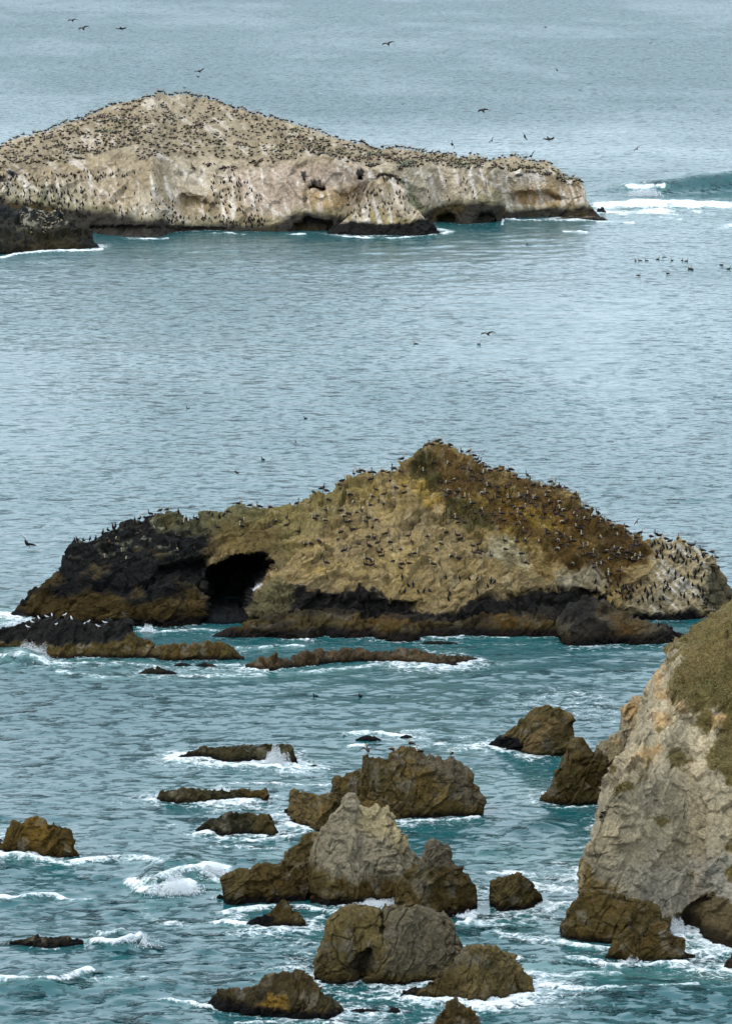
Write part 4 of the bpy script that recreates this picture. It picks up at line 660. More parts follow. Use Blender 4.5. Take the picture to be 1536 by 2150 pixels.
def pel(pose, belly=DB, nr=8, leg=True, neckc=WH, headc=YL):
    if pose == 'alert':   S = [(-.52,0,.30),(-.40,0,.36),(-.22,0,.43),(0,0,.50),(.16,0,.55),(.24,0,.63),(.25,0,.74),(.20,0,.86),(.20,0,.97),(.25,0,1.04),(.32,0,1.02),(.42,0,.92),(.52,0,.79)]; B = 9
    elif pose == 'rest':  S = [(-.52,0,.30),(-.40,0,.34),(-.22,0,.38),(0,0,.40),(.16,0,.42),(.25,0,.48),(.26,0,.57),(.18,0,.64),(.10,0,.68),(.14,0,.73),(.20,0,.70),(.28,0,.60),(.34,0,.46)]; B = 9
    elif pose == 'tuck':  S = [(-.50,0,.22),(-.38,0,.26),(-.22,0,.30),(0,0,.33),(.16,0,.34),(.26,0,.38),(.27,0,.46),(.20,0,.52),(.10,0,.54),(.03,0,.53),(-.04,0,.50),(-.14,0,.48),(-.24,0,.46)]; B = 9
    elif pose == 'swim':  S = [(-.50,0,.12),(-.38,0,.10),(-.22,0,.08),(0,0,.08),(.18,0,.10),(.28,0,.20),(.28,0,.34),(.22,0,.46),(.23,0,.56),(.28,0,.62),(.34,0,.60),(.42,0,.50),(.50,0,.38)]; B = 9
    else:                 S = [(-.50,0,0),(-.38,0,0),(-.22,0,0),(0,0,0),(.16,0,.0),(.28,0,.02),(.32,0,.07),(.34,0,.10),(.38,0,.11),(.44,0,.10),(.50,0,.08),(.60,0,.05),(.72,0,.02)]; B = 9
    R = [(.05,.02),(.09,.06),(.15,.13),(.17,.16),(.13,.13),(.07,.07),.05,.045,.045,.06,.045,.03,.012]
    def cf(i, t):
        if i >= 11: return BIL
        if i >= 8: return headc
        if i >= 5: return neckc if t < .5 else DB
        return GB if t > -.3 else belly
    ps = [tube(S, R, nr, cols=cf)]
    if pose in ('alert', 'rest', 'tuck') and leg:
        zo = S[3][2]; ps += legs(.02, zo - .1)
    if pose != 'fly':
        zo = S[3][2]
        for s in (-1, 1):
            w = tube([(.16, .12 * s, zo + .06), (.0, .165 * s, zo + .05), (-.25, .13 * s, zo - .01), (-.56, .05 * s, zo - .10)], [(.02, .05), (.035, .12), (.03, .09), (.01, .02)], 5, cols=lambda i, t: GB if i < 2 else DB); ps.append(w)
    return joinp(ps)
def pelwing(nr=8):
    ps = [pel('alert', nr=nr)]
    for s in (-1, 1): ps.append(thinwing([(.05, .14, .55), (.0, .42, .66), (-.12, .75, .60), (-.3, 1.0, .45)], [.42, .40, .36, .10], GB, s))
    return joinp(ps)
def pelfly(dih=.25, span=1.05, c=DB, tip=DB, body='fly', bank=0):
    ps = [pel('fly', leg=False)]
    for s in (-1, 1): ps.append(thinwing([(.08, .10, .04), (.16, span * .35, .04 + dih * .5), (.10, span * .62, .04 + dih * .75), (-.02, span * .85, .02 + dih * .8), (-.2, span, dih * .75)], [.36, .34, .30, .22, .06], c, s))
    return joinp(ps)
def corm(pose='up', nr=7, belly=BK):
    S = {'up': [(-.15,0,.00),(-.12,0,.12),(-.06,0,.27),(0,0,.42),(.03,0,.54),(.04,0,.63),(.02,0,.71),(.03,0,.79),(.09,0,.82),(.20,0,.84)],
         'low': [(-.34,0,.10),(-.24,0,.17),(-.12,0,.26),(0,0,.34),(.08,0,.42),(.10,0,.50),(.06,0,.56),(.02,0,.60),(-.03,0,.60),(-.14,0,.54)],
         'swim': [(-.36,0,.06),(-.26,0,.05),(-.12,0,.04),(.02,0,.05),(.14,0,.09),(.18,0,.18),(.17,0,.28),(.18,0,.36),(.24,0,.39),(.36,0,.41)]}[pose]
    R = [(.06,.02),(.10,.06),(.15,.14),(.155,.15),(.12,.115),.07,.052,.055,.05,.014]
    ps = [tube(S, R, nr, cols=lambda i, t: (belly if (t < -.2 and 1 < i < 6) else BK) if i < 9 else BIL)]
    if pose != 'swim': ps += legs(-.02, .2, .014, BK)
    return joinp(ps)
def cormdry():
    ps = [corm('up')]
    for s in (-1, 1): ps.append(thinwing([(.03, .08, .52), (.02, .30, .60), (-.02, .52, .52)], [.22, .30, .10], BK, s))
    return joinp(ps)
def gull(pose='stand', nr=7):
    WG = (.70, .70, .70); GG = (.30, .31, .33)
    z = .20 if pose == 'stand' else (.05 if pose == 'swim' else 0)
    S = [(-.28,0,z+.0),(-.18,0,z+.02),(-.06,0,z+.04),(.07,0,z+.06),(.14,0,z+.11),(.17,0,z+.17),(.21,0,z+.20),(.29,0,z+.19)]
    if pose == 'fly': S = [(a, b, c * .4) for a, b, c in S]
    ps = [tube(S, [(.03,.01),(.05,.04),(.085,.08),(.08,.08),.05,.042,.045,.01], nr, cols=lambda i, t: GG if (t > .2 and i < 4 and pose != 'fly') else WG)]
    if pose == 'stand': ps += legs(0, .14, .01, (.4, .25, .2))
    if pose == 'fly':
        for s in (-1, 1): ps.append(thinwing([(.03, .05, .02), (.09, .28, .14), (.0, .52, .12), (-.1, .66, .06)], [.16, .16, .12, .03], WG, s))
    return joinp(ps)
Mb, tb, Nb = newmat('feathers'); _o = Nb('ShaderNodeOutputMaterial'); _b = Nb('ShaderNodeBsdfPrincipled'); _a = Nb('ShaderNodeAttribute', attribute_name='tint'); _n1 = Nb('ShaderNodeTexNoise'); _n1.inputs['Scale'].default_value = 14; _m = Nb('ShaderNodeMix', data_type='RGBA', blend_type='MULTIPLY'); _m.inputs[0].default_value = .6
tb.links.new(_a.outputs['Color'], _m.inputs[6]); tb.links.new(_n1.outputs['Color'], _m.inputs[7]); _g = Nb('ShaderNodeBrightContrast'); _g.inputs['Bright'].default_value = 0; tb.links.new(_m.outputs[2], _g.inputs[0]); tb.links.new(_g.outputs[0], _b.inputs['Base Color']); _b.inputs['Roughness'].default_value = .8; _b.inputs['Specular IOR Level'].default_value = .06; tb.links.new(_b.outputs[0], _o.inputs[0])
VAR = {'pelican': {'alert': pel('alert'), 'rest': pel('rest'), 'tuck': pel('tuck'), 'young': pel('rest', belly=WH, neckc=GB, headc=GB), 'dark': pel('alert', neckc=DB, headc=GB), 'wings': pelwing(), 'swim': pel('swim')},
       'cormorant': {'up': corm(), 'low': corm('low'), 'swim': corm('swim'), 'dry': cormdry(), 'pale': corm('up', belly=WH)}, 'gull': {'stand': gull(), 'swim': gull('swim'), 'fly': gull('fly')}}
WORDS = {'alert': 'pelican with raised pale head', 'rest': 'pelican with lowered pale neck', 'tuck': 'sitting pelican with bill tucked back', 'young': 'white bellied young pelican', 'dark': 'dark necked pelican', 'wings': 'pelican holding wings open', 'swim': 'floating pelican',
         'up': 'upright black cormorant', 'low': 'hunched black cormorant', 'dry': 'black cormorant spreading its wings', 'pale': 'white breasted cormorant', 'stand': 'pale gull', 'fly': 'flying gull'}
ONES = 'zeroth first second third fourth fifth sixth seventh eighth ninth tenth eleventh twelfth thirteenth fourteenth fifteenth sixteenth seventeenth eighteenth nineteenth'.split()
TENS = {20: 'twent', 30: 'thirt', 40: 'fort', 50: 'fift', 60: 'sixt', 70: 'sevent', 80: 'eight', 90: 'ninet'}
def ordn(n):
    if n < 20: return ONES[n]
    t = n // 10 * 10; return TENS[t] + 'ieth' if n % 10 == 0 else TENS[t] + 'y-' + ONES[n % 10]
protos = {}; BIRDS = []
def bird(kind, pose, loc, rot, scale, px, where, group):
    key = (kind, pose)
    if key not in protos:
        v, q, c = VAR[kind][pose]; o = mkmesh(kind, v, q, Mb, c); protos[key] = o.data
    else:
        o = bpy.data.objects.new(kind, protos[key]); COL.objects.link(o)
    o.location = loc; o.rotation_euler = rot; o.scale = (scale,) * 3
    BIRDS.append((o, kind, pose, px, where, group)); return o
rb = np.random.default_rng(21)
def heading(): return (math.pi if rb.random() < .62 else 0) + rb.normal(0, .75)
def choose(p): k = list(p); w_ = np.array([p[a] for a in k], float); return k[rb.choice(len(k), p=w_ / w_.sum())]
PP = dict(alert=3, rest=2, tuck=1.6, young=.9, dark=4, wings=.25); PC = dict(up=5, low=3, dry=.25)
used = []
def perch(lofts, kind, px, py, where, group, pose=None, scale=None, mind=5):
    if any((px - a) ** 2 + ((py - b) * 1.2) ** 2 < mind ** 2 for a, b in used): return None
    P = spot(lofts, px, py)
    if P is None: return None
    used.append((px, py)); pose = pose or choose(PP if kind == 'pelican' else PC if kind == 'cormorant' else {'stand': 1})
    sc = scale or rb.uniform(.86, 1.05)
    return bird(kind, pose, (P[0], P[1] - .05, P[2] + .02), (0, rb.normal(0, .08), heading()), sc, px, where, group)
def along(lofts, kind, x0, x1, n, where, group, dy=0, jit=6, **k):
    for x in np.linspace(x0, x1, n):
        x = x + rb.normal(0, (x1 - x0) / n * .35); g = lofts[0]; y = np.interp(x, g['xs'], g['ys']); perch(lofts, kind, x, y + dy + abs(rb.normal(0, jit)), where, group, **k)
def fill(lofts, kind, poly, n, where, group, **k):
    p = np.array(poly, float); c = 0; tr = 0
    while c < n and tr < n * 12:
        tr += 1; x, y = rb.uniform(p[:, 0].min(), p[:, 0].max()), rb.uniform(p[:, 1].min(), p[:, 1].max())
        if polysd(np.array([x]), np.array([y]), poly)[0] > 0 and perch(lofts, kind, x, y, where, group, **k) is not None: c += 1
GP, GC, GG_ = 'pelicans roosting on the middle island', 'cormorants standing on the middle island', 'gulls resting on the low reef'
M_ = [mid_main, mid_lobe]
for x, y, p in ((772, 1582, 'wings'), (824, 1586, 'tuck'), (861, 1572, 'rest'), (880, 1586, 'alert'), (947, 1598, 'rest')): perch(NEAR['pel'], 'pelican', x, y, 'on the broad brown rock', 'pelicans on the broad brown rock', pose=p, scale=.98)
for x, y in ((152,1148),(158,1147),(165,1144),(176,1142),(190,1137),(201,1134),(217,1126),(229,1121),(238,1118),(246,1117),(262,1104),(283,1096),(294,1096)): perch(M_, 'cormorant', x, y, 'on the black left shoulder skyline', GC)
for x, y, p in ((302,1093,'alert'),(315,1087,'dark'),(337,1080,'rest'),(353,1080,'rest'),(409,1092,'young'),(440,1085,'tuck'),(476,1081,'rest'),(502,1066,'wings'),(526,1069,'rest'),(543,1069,'dark'),(565,1069,'rest'),(624,1062,'dark'),(657,1040,'rest'),(674,1039,'dark'),(710,1023,'rest'),(719,1016,'alert'),(731,1012,'rest'),(752,1005,'wings'),(758,1004,'rest'),(782,1004,'dark'),(803,1002,'rest')): perch(M_, 'pelican', x, y, 'on the skyline above the cave', GP, pose=p)
along(M_, 'cormorant', 300, 480, 11, 'on the knobbly left skyline', GC, jit=4)
along(M_, 'pelican', 690, 840, 9, 'on the skyline of the tan hump', GP, jit=5)
along(M_, 'pelican', 815, 855, 5, 'on the skyline left of the peak', GP, jit=1)
for x, y in ((897,946),(905,943),(917,938),(922,936),(928,940),(943,944),(968,958),(978,968),(981,966)): perch(M_, 'pelican', x, y, 'on the very peak', GP, mind=4)
along(M_, 'pelican', 990, 1100, 15, 'on the upper right skyline', GP, jit=4)
along(M_, 'pelican', 1105, 1215, 17, 'on the middle right skyline', GP, jit=6)
along(M_, 'pelican', 1220, 1345, 17, 'on the lower right skyline', GP, jit=5)
along(M_, 'pelican', 1365, 1500, 13, 'on the skyline of the guano end', GP, jit=2)
fill(M_, 'pelican', [(880,965),(920,950),(1000,1000),(1010,1060),(930,1060),(900,1020)], 17, 'on the dark turf under the peak', GP, mind=9)
fill(M_, 'pelican', [(1000,1000),(1110,1035),(1120,1080),(1010,1060)], 24, 'on turf right of the peak', GP, mind=8)
fill(M_, 'pelican', [(1110,1035),(1230,1085),(1230,1140),(1120,1085)], 28, 'on the middle turf slope', GP, mind=8)
fill(M_, 'pelican', [(930,1060),(1110,1080),(1100,1130),(960,1110)], 17, 'on the green turf band', GP, mind=9)
fill(M_, 'pelican', [(1110,1090),(1230,1140),(1250,1190),(1150,1150)], 18, 'on the lower turf slope', GP, mind=9)
fill(M_, 'pelican', [(1235,1090),(1330,1130),(1350,1190),(1250,1150)], 15, 'on the right turf corner', GP, mind=9)
fill(M_, 'pelican', [(1270,1155),(1345,1155),(1345,1180),(1270,1180)], 13, 'in the right turf cluster', GP, mind=6)
fill(M_, 'pelican', [(1195,1180),(1300,1190),(1300,1238),(1210,1225)], 10, 'on pale rock below the turf', GP, mind=7)
fill(M_, 'pelican', [(700,1015),(840,1010),(880,1050),(800,1100),(680,1080)], 22, 'on the upper tan face', GP, mind=9)
fill(M_, 'pelican', [(640,1060),(790,1090),(780,1140),(620,1160)], 17, 'on tan rock right of the cave', GP, mind=9)
fill(M_, 'pelican', [(740,1130),(860,1110),(860,1200),(680,1195)], 22, 'on the middle tan face', GP, mind=9)
fill(M_, 'pelican', [(860,1105),(1010,1140),(1000,1200),(860,1190)], 17, 'on the tan face under green turf', GP, mind=10)
fill(M_, 'pelican', [(1010,1140),(1140,1130),(1150,1180),(1010,1190)], 8, 'on the pale boulder face', GP, mind=12)
fill(M_, 'pelican', [(440,1085),(620,1075),(620,1150),(560,1130),(440,1120)], 7, 'on the arch over the cave', GP, mind=16)
fill(M_, 'pelican', [(180,1140),(280,1110),(390,1095),(390,1160),(200,1190)], 11, 'on the black left shoulder', GP, mind=12)
fill(M_, 'cormorant', [(160,1150),(290,1105),(400,1095),(420,1150),(250,1210),(150,1190)], 20, 'on the black shoulder rock', GC, mind=9)
fill(M_, 'cormorant', [(1362,1140),(1480,1160),(1470,1200),(1390,1180)], 34, 'on the upper guano slope', GC, mind=7)
fill(M_, 'cormorant', [(1390,1200),(1480,1200),(1475,1285),(1390,1260)], 26, 'on the lower guano slope', GC, mind=8)
fill(M_, 'cormorant', [(1300,1215),(1400,1235),(1400,1280),(1310,1265)], 22, 'on the pale slope left of the guano', GC, mind=8)
fill(M_, 'cormorant', [(1235,1215),(1320,1240),(1330,1270),(1250,1250)], 18, 'on the dark ledge edge under the turf', GC, mind=6)
fill(M_, 'cormorant', [(830,1215),(990,1215),(1080,1245),(960,1270),(840,1262)], 18, 'on the lowest tan face', GC, mind=10)
for x, y in ((1383, 1315), (1408, 1322)): perch([mid_lobe], 'cormorant', x, y, 'on the low right apron', GC)
for x, y in ((27,1317),(42,1315),(70,1313),(83,1303),(98,1305),(110,1304),(137,1302),(118,1316),(150,1309),(187,1311),(176,1312),(205,1316),(222,1312),(60,1322)): perch(NEAR['perch'], 'gull', x, y, 'on the black topped reef', GG_, pose='stand', scale=1.15, mind=3)
perch(NEAR['perch'], 'pelican', 263, 1299, 'on the right knob of the gull reef', GP, pose='young')
# swimmers sit on the water at the sea level there
def swim(kind, px, py, pose='swim', where='floating beyond the middle island', group='birds floating on open water', sc=1.1):
    Y = float(gdepth(px, py)); P = at(px, py, Y); bird(kind, pose, (P[0], P[1], -.02), (0, 0, heading()), sc, px, where, group)
for x, y in ((1333,549),(1342,548),(1356,548),(1380,545),(1393,541),(1409,548),(1431,548),(1440,549),(1446,565),(1452,566),(1514,557),(1529,565),(1340,579),(1400,575)): swim('pelican', x, y, where='in the flock afloat at upper right', group='pelicans afloat at upper right', sc=1.25)
for x, y in ((1393,533),(1405,568)): swim('gull', x, y, where='by the pelicans afloat at upper right', sc=1.3)
for x, y in ((872,723),(1004,724)): swim('pelican', x, y, where='alone on open water', sc=1.2)
for x, y in ((395,859),(641,879),(662,1463),(756,1462),(1105,514),(552,965),(622,930)): swim('cormorant', x, y, where='swimming on open water', sc=1.05)
# fliers (surveyed place, wingspan in photo pixels, roll)
FLY = [(152,43,20,.1,'dark bird flying at top left, left of a trailing pair'),(175,60,22,.12,'dark bird flying at top left, left one of a level pair'),(255,60,24,.15,'dark bird flying at top left, right one of a level pair'),(415,161,12,.9,'small dark bird flying above the far hilltop, lower of two'),(419,150,22,-.1,'dark bird gliding above the far hilltop, upper of two'),(387,184,9,.8,'tiny dark bird close over the far hilltop'),
       (814,92,26,0,'dark bird gliding level at top centre'),(1144,58,9,.3,'tiny dark bird high over the sea, right of centre'),(1365,90,9,-.4,'tiny dark bird at top right'),(1168,147,14,1.3,'dark bird banking steeply at upper right'),(845,219,9,.1,'tiny dark bird above the far plateau'),(1013,232,26,.35,'dark bird gliding above the far plateau, upper middle'),(948,302,24,1.35,'pale backed pelican banking steeply over the far plateau'),
       (1032,295,16,-.8,'brown bird banking right of the pale backed pelican'),(1101,287,26,1.2,'dark pelican banking upright over the far plateau end'),(1151,292,28,.45,'dark bird gliding right of the upright banking pelican'),(1114,328,26,-.55,'dark bird skimming low over the far plateau end'),(907,317,10,-.5,'small brown bird low over the far plateau'),(1379,284,6,0,'tiny dark bird right of the far island'),(1336,313,14,-.5,'small brown bird flying above the breaking wave'),(758,297,18,0,'dark bird skimming the far island slope'),
       (496,992,20,1.0,'slim dark bird flying left above the middle island arch'),(57,1141,46,.75,'large pelican flying low at left edge beside the middle island'),(1336,1095,18,-.9,'small brown bird flying just right of the middle island skyline'),(1023,701,30,.05,'brown pelican flying low over open water between the islands')]
mf = {}
for i, (x, y, wpx, roll, lb) in enumerate(FLY):
    wpx = wpx * 1.12
    k = i % 3
    if k not in mf: v, q, c = pelfly([.18, .35, .05][k]); o = mkmesh('pelican', v, q, Mb, c); mf[k] = o.data
    else: o = bpy.data.objects.new('pelican', mf[k]); COL.objects.link(o)
    Y = min(F * 2.1 / wpx, float(gdepth(x, y)) * .97, 870 if 200 < y < 420 and x < 1250 else 1e9); sc = wpx * Y / F / 2.1
    o.location = at(x, y, Y); h = (0.5 if i % 2 else -.4) + (math.pi / 2 if i % 3 else -math.pi / 2); o.scale = (sc,) * 3
    o.matrix_world = Matrix.Translation(Vector(at(x, y, Y))) @ Matrix.Rotation((.75 if i % 2 else -.6), 4, 'X') @ Matrix.Rotation(roll, 4, 'Y') @ Matrix.Rotation(h, 4, 'Z') @ Matrix.Scale(sc, 4)
    tag(o, lb, 'pelican', 'birds on the wing')
gd = None
for x, y, wpx, roll, lb in [(672,197,9,.3,'tiny white gull above the far slope right of the hilltop'),(1122,269,12,.6,'white gull flying above the upright banking pelican'),(935,297,10,.1,'small white gull left of the pale backed pelican'),(1352,383,12,-.7,'gull flying over the white breaking crest'),(1390,448,10,-.4,'gull low over the surf at right'),(1118,700,13,-1.1,'white gull diving over open water between the islands'),(1078,303,7,.2,'tiny pale gull between two banking pelicans'),(1157,157,8,.5,'tiny gull below the bird banking at upper right')]:
    if gd is None: v, q, c = VAR['gull']['fly']; o = mkmesh('gull', v, q, Mb, c); gd = o.data
    else: o = bpy.data.objects.new('gull', gd); COL.objects.link(o)
    Y = min(F * 1.35 / wpx, float(gdepth(x, y)) * .97); sc = wpx * Y / F / 1.3
    o.matrix_world = Matrix.Translation(Vector(at(x, y, Y))) @ Matrix.Rotation(.8, 4, 'X') @ Matrix.Rotation(roll, 4, 'Y') @ Matrix.Rotation(math.pi / 2, 4, 'Z') @ Matrix.Scale(sc, 4)
    tag(o, lb, 'gull', 'gulls on the wing')
# ---- far island
FL = [far_main, far_spur]; FC = 'cormorants on the far island'
def farfill(poly, n, where, mind=3.5): fill(FL, 'cormorant', poly, n, where, FC, mind=mind, scale=1.12)
used.clear()
farfill([(788,368),(830,366),(850,385),(800,385)], 20, 'bunched above the triangular buttress', 3)
farfill([(750,400),(840,395),(868,440),(740,445)], 22, 'on the triangular buttress')
farfill([(160,362),(230,361),(290,366),(290,374),(200,382),(165,376)], 26, 'on the ledge of the left cliff', 3)
farfill([(70,400),(190,395),(180,440),(60,435)], 24, 'on the lower left slope', 4)
farfill([(440,368),(500,366),(520,470),(450,470)], 18, 'on the central gully wall', 4)
n_c = sum(1 for b in BIRDS if b[1] == 'cormorant')
cnt = {}
for o, kind, pose, px, where, grp in BIRDS: cnt.setdefault((kind, pose, where), []).append((px, o, grp))
for (kind, pose, where), l in cnt.items():
    l.sort(key=lambda a: a[0]); w1 = ('floating ' + kind) if pose == 'swim' else WORDS[pose]
    for i, (px, o, grp) in enumerate(l):
        tail = '' if len(l) == 1 else (', ' + ('leftmost' if i == 0 else 'rightmost' if i == len(l) - 1 else ordn(i + 1) + ' from left'))
        tag(o, w1 + ' ' + where + tail, kind, grp)
# the uncounted rest of each flock, far off
def flock(name, kind, poses, spots_, label, nr=5):
    V, Q, Cc, off = [], [], [], 0
    src = [pel(p, nr=nr) if kind == 'pelican' else corm(p, nr=nr) for p in poses]
    for P in spots_:
        v, q, c = src[rb.integers(len(src))]; h = heading(); s = rb.uniform(.88, 1.12) * (1.05 if kind == 'pelican' else 1.1); ch, sh = math.cos(h), math.sin(h)
        x = v[:, 0] * ch - v[:, 1] * sh; y = v[:, 0] * sh + v[:, 1] * ch
        V.append(np.stack([x * s + P[0], y * s + P[1], v[:, 2] * s + P[2]], -1)); Q.append(q + off); Cc.append(c * rb.uniform(.7, 1.3)); off += len(v)
    o = mkmesh(name, np.concatenate(V), np.concatenate(Q), Mb, np.concatenate(Cc)); tag(o, label, kind + ' flock', kind='stuff')
def scat(polys, sp=3.2):
    out = []
    for poly, n in polys:
        p = np.array(poly, float); k = 0; xs = rb.uniform(p[:, 0].min(), p[:, 0].max(), n * 6); ys = rb.uniform(p[:, 1].min(), p[:, 1].max(), n * 6); ins = polysd(xs, ys, poly) > 0
        cl = fbm(np.stack([xs / 16, ys / 7, xs * 0], -1), 3, 17) > rb.uniform(-.5, .35, len(xs))
        for x, y in zip(xs[ins & cl], ys[ins & cl]):
            if k >= n: break
            P = spot(FL, x, y)
            if P is not None: out.append(P); k += 1
    return out
def skyl(x0, x1, n, dy=3):
    out = []
    for x in np.linspace(x0, x1, n):
        y = np.interp(x, far_main['xs'], far_main['ys']); P = spot(FL, x + rb.normal(0, 1.5), y + abs(rb.normal(0, dy)))
        if P is not None: out.append(P)
    return out
pl = skyl(5, 300, 120, 5) + skyl(290, 420, 45, 3) + skyl(400, 760, 110, 5) + skyl(740, 1150, 190, 4) + skyl(1150, 1222, 34, 3) + scat([
    ([(0,320),(140,270),(290,215),(290,300),(120,345),(0,350)], 800), ([(290,215),(420,215),(560,255),(700,300),(700,330),(480,335),(290,330)], 680), ([(385,262),(440,245),(430,275),(390,285)], 40), ([(400,345),(470,350),(640,318),(640,335),(480,358),(400,358)], 110),
    ([(640,300),(760,320),(860,330),(860,352),(740,350),(640,330)], 280), ([(770,325),(900,332),(1040,345),(1150,358),(1060,357),(1000,362),(930,356),(770,348)], 620), ([(1100,350),(1170,365),(1215,385),(1180,378),(1100,360)], 60), ([(1165,372),(1222,384),(1222,388),(1165,378)], 30), ([(780,350),(850,352),(845,372),(800,368)], 60), ([(560,250),(700,300),(640,300),(520,262)], 50)])
print('N', {k: sum(1 for b in BIRDS if b[1] == k) for k in VAR})
flock('pelican_flock', 'pelican', ['alert', 'rest', 'tuck', 'alert'], pl, 'mass of brown pelicans covering the hilltop and plateau of the pale far island')
cl_ = scat([([(0,385),(60,390),(180,400),(180,470),(100,450),(0,430)], 120), ([(430,360),(520,380),(560,440),(560,475),(440,475)], 90), ([(150,395),(330,395),(430,470),(300,470),(180,460)], 50), ([(690,440),(760,400),(860,400),(890,450),(740,470)], 40), ([(0,370),(160,365),(160,385),(0,385)], 45), ([(880,380),(1000,380),(1000,430),(880,420)], 10), ([(340,455),(560,462),(560,478),(340,474)], 60)])
flock('cormorant_flock', 'cormorant', ['up', 'low'], cl_, 'scattered black cormorants on the cliffs of the pale far island')
FL2 = FL; FL = [far_out]
flock('gull_flock', 'pelican', ['tuck', 'rest'], scat([([(35,448),(100,448),(150,478),(140,492),(60,490)], 75)]), 'pale birds resting on the dark outcrop before the far island'); FL = FL2

# ================================================================== SCRUB AND SPRAY
def cards(name, C0, size, cols, label, kind='stuff', cat=None, mat=None, up=.6):
    n = len(C0); r = np.random.default_rng(5); a = r.normal(size=(n, 3)); a[:, 2] = np.abs(a[:, 2]) * up + .2; a /= np.linalg.norm(a, axis=1, keepdims=True)
    b = np.cross(a, r.normal(size=(n, 3))); b /= np.linalg.norm(b, axis=1, keepdims=True); s = size[:, None]
    V = np.stack([C0 - b * s * .35, C0 + a * s * .6 - b * s * .4, C0 + a * s * 1.2, C0 + a * s * .6 + b * s * .4], 1).reshape(-1, 3)
    o = mkmesh(name, V, np.arange(n * 4).reshape(-1, 4), mat, np.repeat(cols, 4, 0), smooth=False); tag(o, label, cat, kind=kind); return o
Ml, tl, Nl = newmat('leaves'); _o = Nl('ShaderNodeOutputMaterial'); _b = Nl('ShaderNodeBsdfPrincipled'); _a = Nl('ShaderNodeAttribute', attribute_name='tint'); tl.links.new(_a.outputs['Color'], _b.inputs['Base Color']); _b.inputs['Roughness'].default_value = .75; _b.inputs['Specular IOR Level'].default_value = .2; tl.links.new(_b.outputs[0], _o.inputs[0])
def scrub(g, polys, n, size, c1, c2, name, label, soft=20, seed=1):
    P = g['P'][:, 1:].reshape(-1, 3); x = g['px'][:, 1:].ravel(); y = g['py'][:, 1:].ravel(); key = [k for k in g if isinstance(k, tuple)]
    wn = fbm(P / 1.8, 4, 91); m = np.zeros(len(P))
    for p, s in polys: m = np.maximum(m, s * sstep(-soft * .4, soft, polysd(x + wn * 14, y + fbm(P / 1.8, 3, 93) * 10, p)))
    m *= sstep(-.35, .1, fbm(P / 1.1, 4, 97)) * .85 + .15
    r = np.random.default_rng(seed); i = r.choice(len(P), n, p=m / m.sum()); Q = P[i] + r.normal(0, .12, (n, 3)); Q[:, 2] += r.random(n) * .22 * (1 + fbm(P[i] / 1.5, 2, 98))
    t = np.clip(.5 + 1.4 * fbm(Q / 2.5, 4, 95) + r.normal(0, .2, n), 0, 1)[:, None]; cc = (c1 * (1 - t) + c2 * t) * r.uniform(.6, 1.35, (n, 1))
    return cards(name, Q, size * r.uniform(.5, 1.4, n), cc, label, mat=Ml)
scrub(cliff_main, VEG, 100000, .10, GREEN, GREEN2, 'scrub', 'green and olive scrub matting the top of the pale cliff')
scrub(mid_main, [([(855,990),(880,955),(920,935),(1010,980),(1190,1038),(1330,1115),(1345,1160),(1250,1150),(1150,1150),(1060,1118),(960,1100),(900,1050)], 1.0)], 30000, .11, TURF * 1.4, TURF * .8, 'turf', 'dark brown turf capping the peak of the middle island', seed=2)
Mw, tw, Nw = newmat('spray water'); _o = Nw('ShaderNodeOutputMaterial'); _b = Nw('ShaderNodeBsdfPrincipled'); _b.inputs['Base Color'].default_value = (.68, .71, .73, 1); _b.inputs['Roughness'].default_value = .6; _n2 = Nw('ShaderNodeTexNoise'); _n2.inputs['Scale'].default_value = 5; _bp = Nw('ShaderNodeBump'); tw.links.new(_n2.outputs[0], _bp.inputs['Height']); tw.links.new(_bp.outputs[0], _b.inputs['Normal']); tw.links.new(_b.outputs[0], _o.inputs[0])
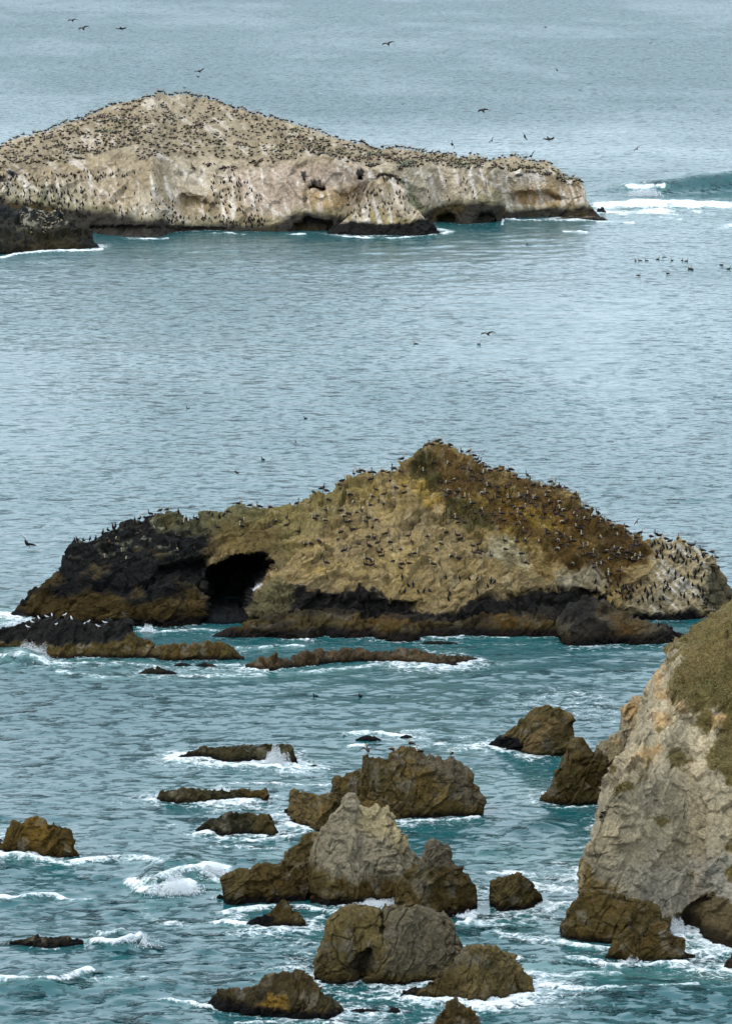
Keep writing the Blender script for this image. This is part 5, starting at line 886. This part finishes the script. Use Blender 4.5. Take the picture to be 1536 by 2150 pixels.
def spray(x, y, wpx, hpx, n, label, lean=0, drop=.06, pw=1.6):
    n = n * 3; drop = drop * .5; r = np.random.default_rng(int(x)); Y0 = float(gdepth(x, y)); k = Y0 / F
    u = r.normal(0, .42, n); hv = r.random(n) ** pw * np.exp(-u ** 2 * 1.8) * (.75 + .5 * vnoise(np.stack([u * 5, u * 0, u * 0 + x], -1))); 
    X = (x - W0 / 2 + wpx * u * .5 * (1 + hv * .5) + lean * hv * hpx) * k; Yv = Y0 + r.normal(0, wpx * k * .18, n) + .6; Zv = np.maximum(hv, 0) * hpx * k
    C0 = np.stack([X, Yv - .3, Zv], -1); T4 = np.array([(1, 1, 1), (-1, -1, 1), (-1, 1, -1), (1, -1, -1)], float) * .6
    V = (C0[:, None] + T4[None] * (drop * (.25 + 1.2 * r.random(n) ** 3) * (1.5 - hv))[:, None, None] + r.normal(0, .01, (n, 4, 3))).reshape(-1, 3)
    T = (np.arange(n)[:, None, None] * 4 + np.array([(0, 1, 2), (0, 3, 1), (0, 2, 3), (1, 3, 2)])[None]).reshape(-1, 3)
    tag(mkmesh('spray', V, None, Mw, T=T, smooth=True), label, kind='stuff')
for a in ((578,1601,62,36,3500,'white splash bursting on the right end of the long low ledge'),(1436,1960,60,40,1800,'white spray in the cleft at the cliff foot'),(792,1899,100,18,2000,'white water breaking against the foot of the pale rock'),(48,1378,120,34,4000,'white breaker bursting on the left end of the gull reef'),
          (350,1872,110,42,6000,'tumbling white crest left of the brown shoulder rock'),(435,1842,80,30,4000,'white crest peak close left of the brown shoulder rock'),(255,1982,90,30,4500,'white crest right of the flat lower left rock'),(1352,412,74,30,2500,'white curling part of the far breaking wave'),(455,1664,50,16,900,'white splash behind the knobbly ledge'),(25,1312,80,16,1500,'white surf between the gull reef and the middle island'),(985,1926,40,14,600,'spray at the right foot of the knobbly pinnacle rock'),(1345,2020,50,16,1000,'spray at the foot of the three humped rock'),(300,1326,36,16,900,'small surge at the arch foot'),(1440,2012,40,16,800,'spray at the right tip of the three humped rock')):
    spray(a[0], a[1], a[2], a[3], a[4], a[5], drop=.055 if a[1] > 600 else .14)
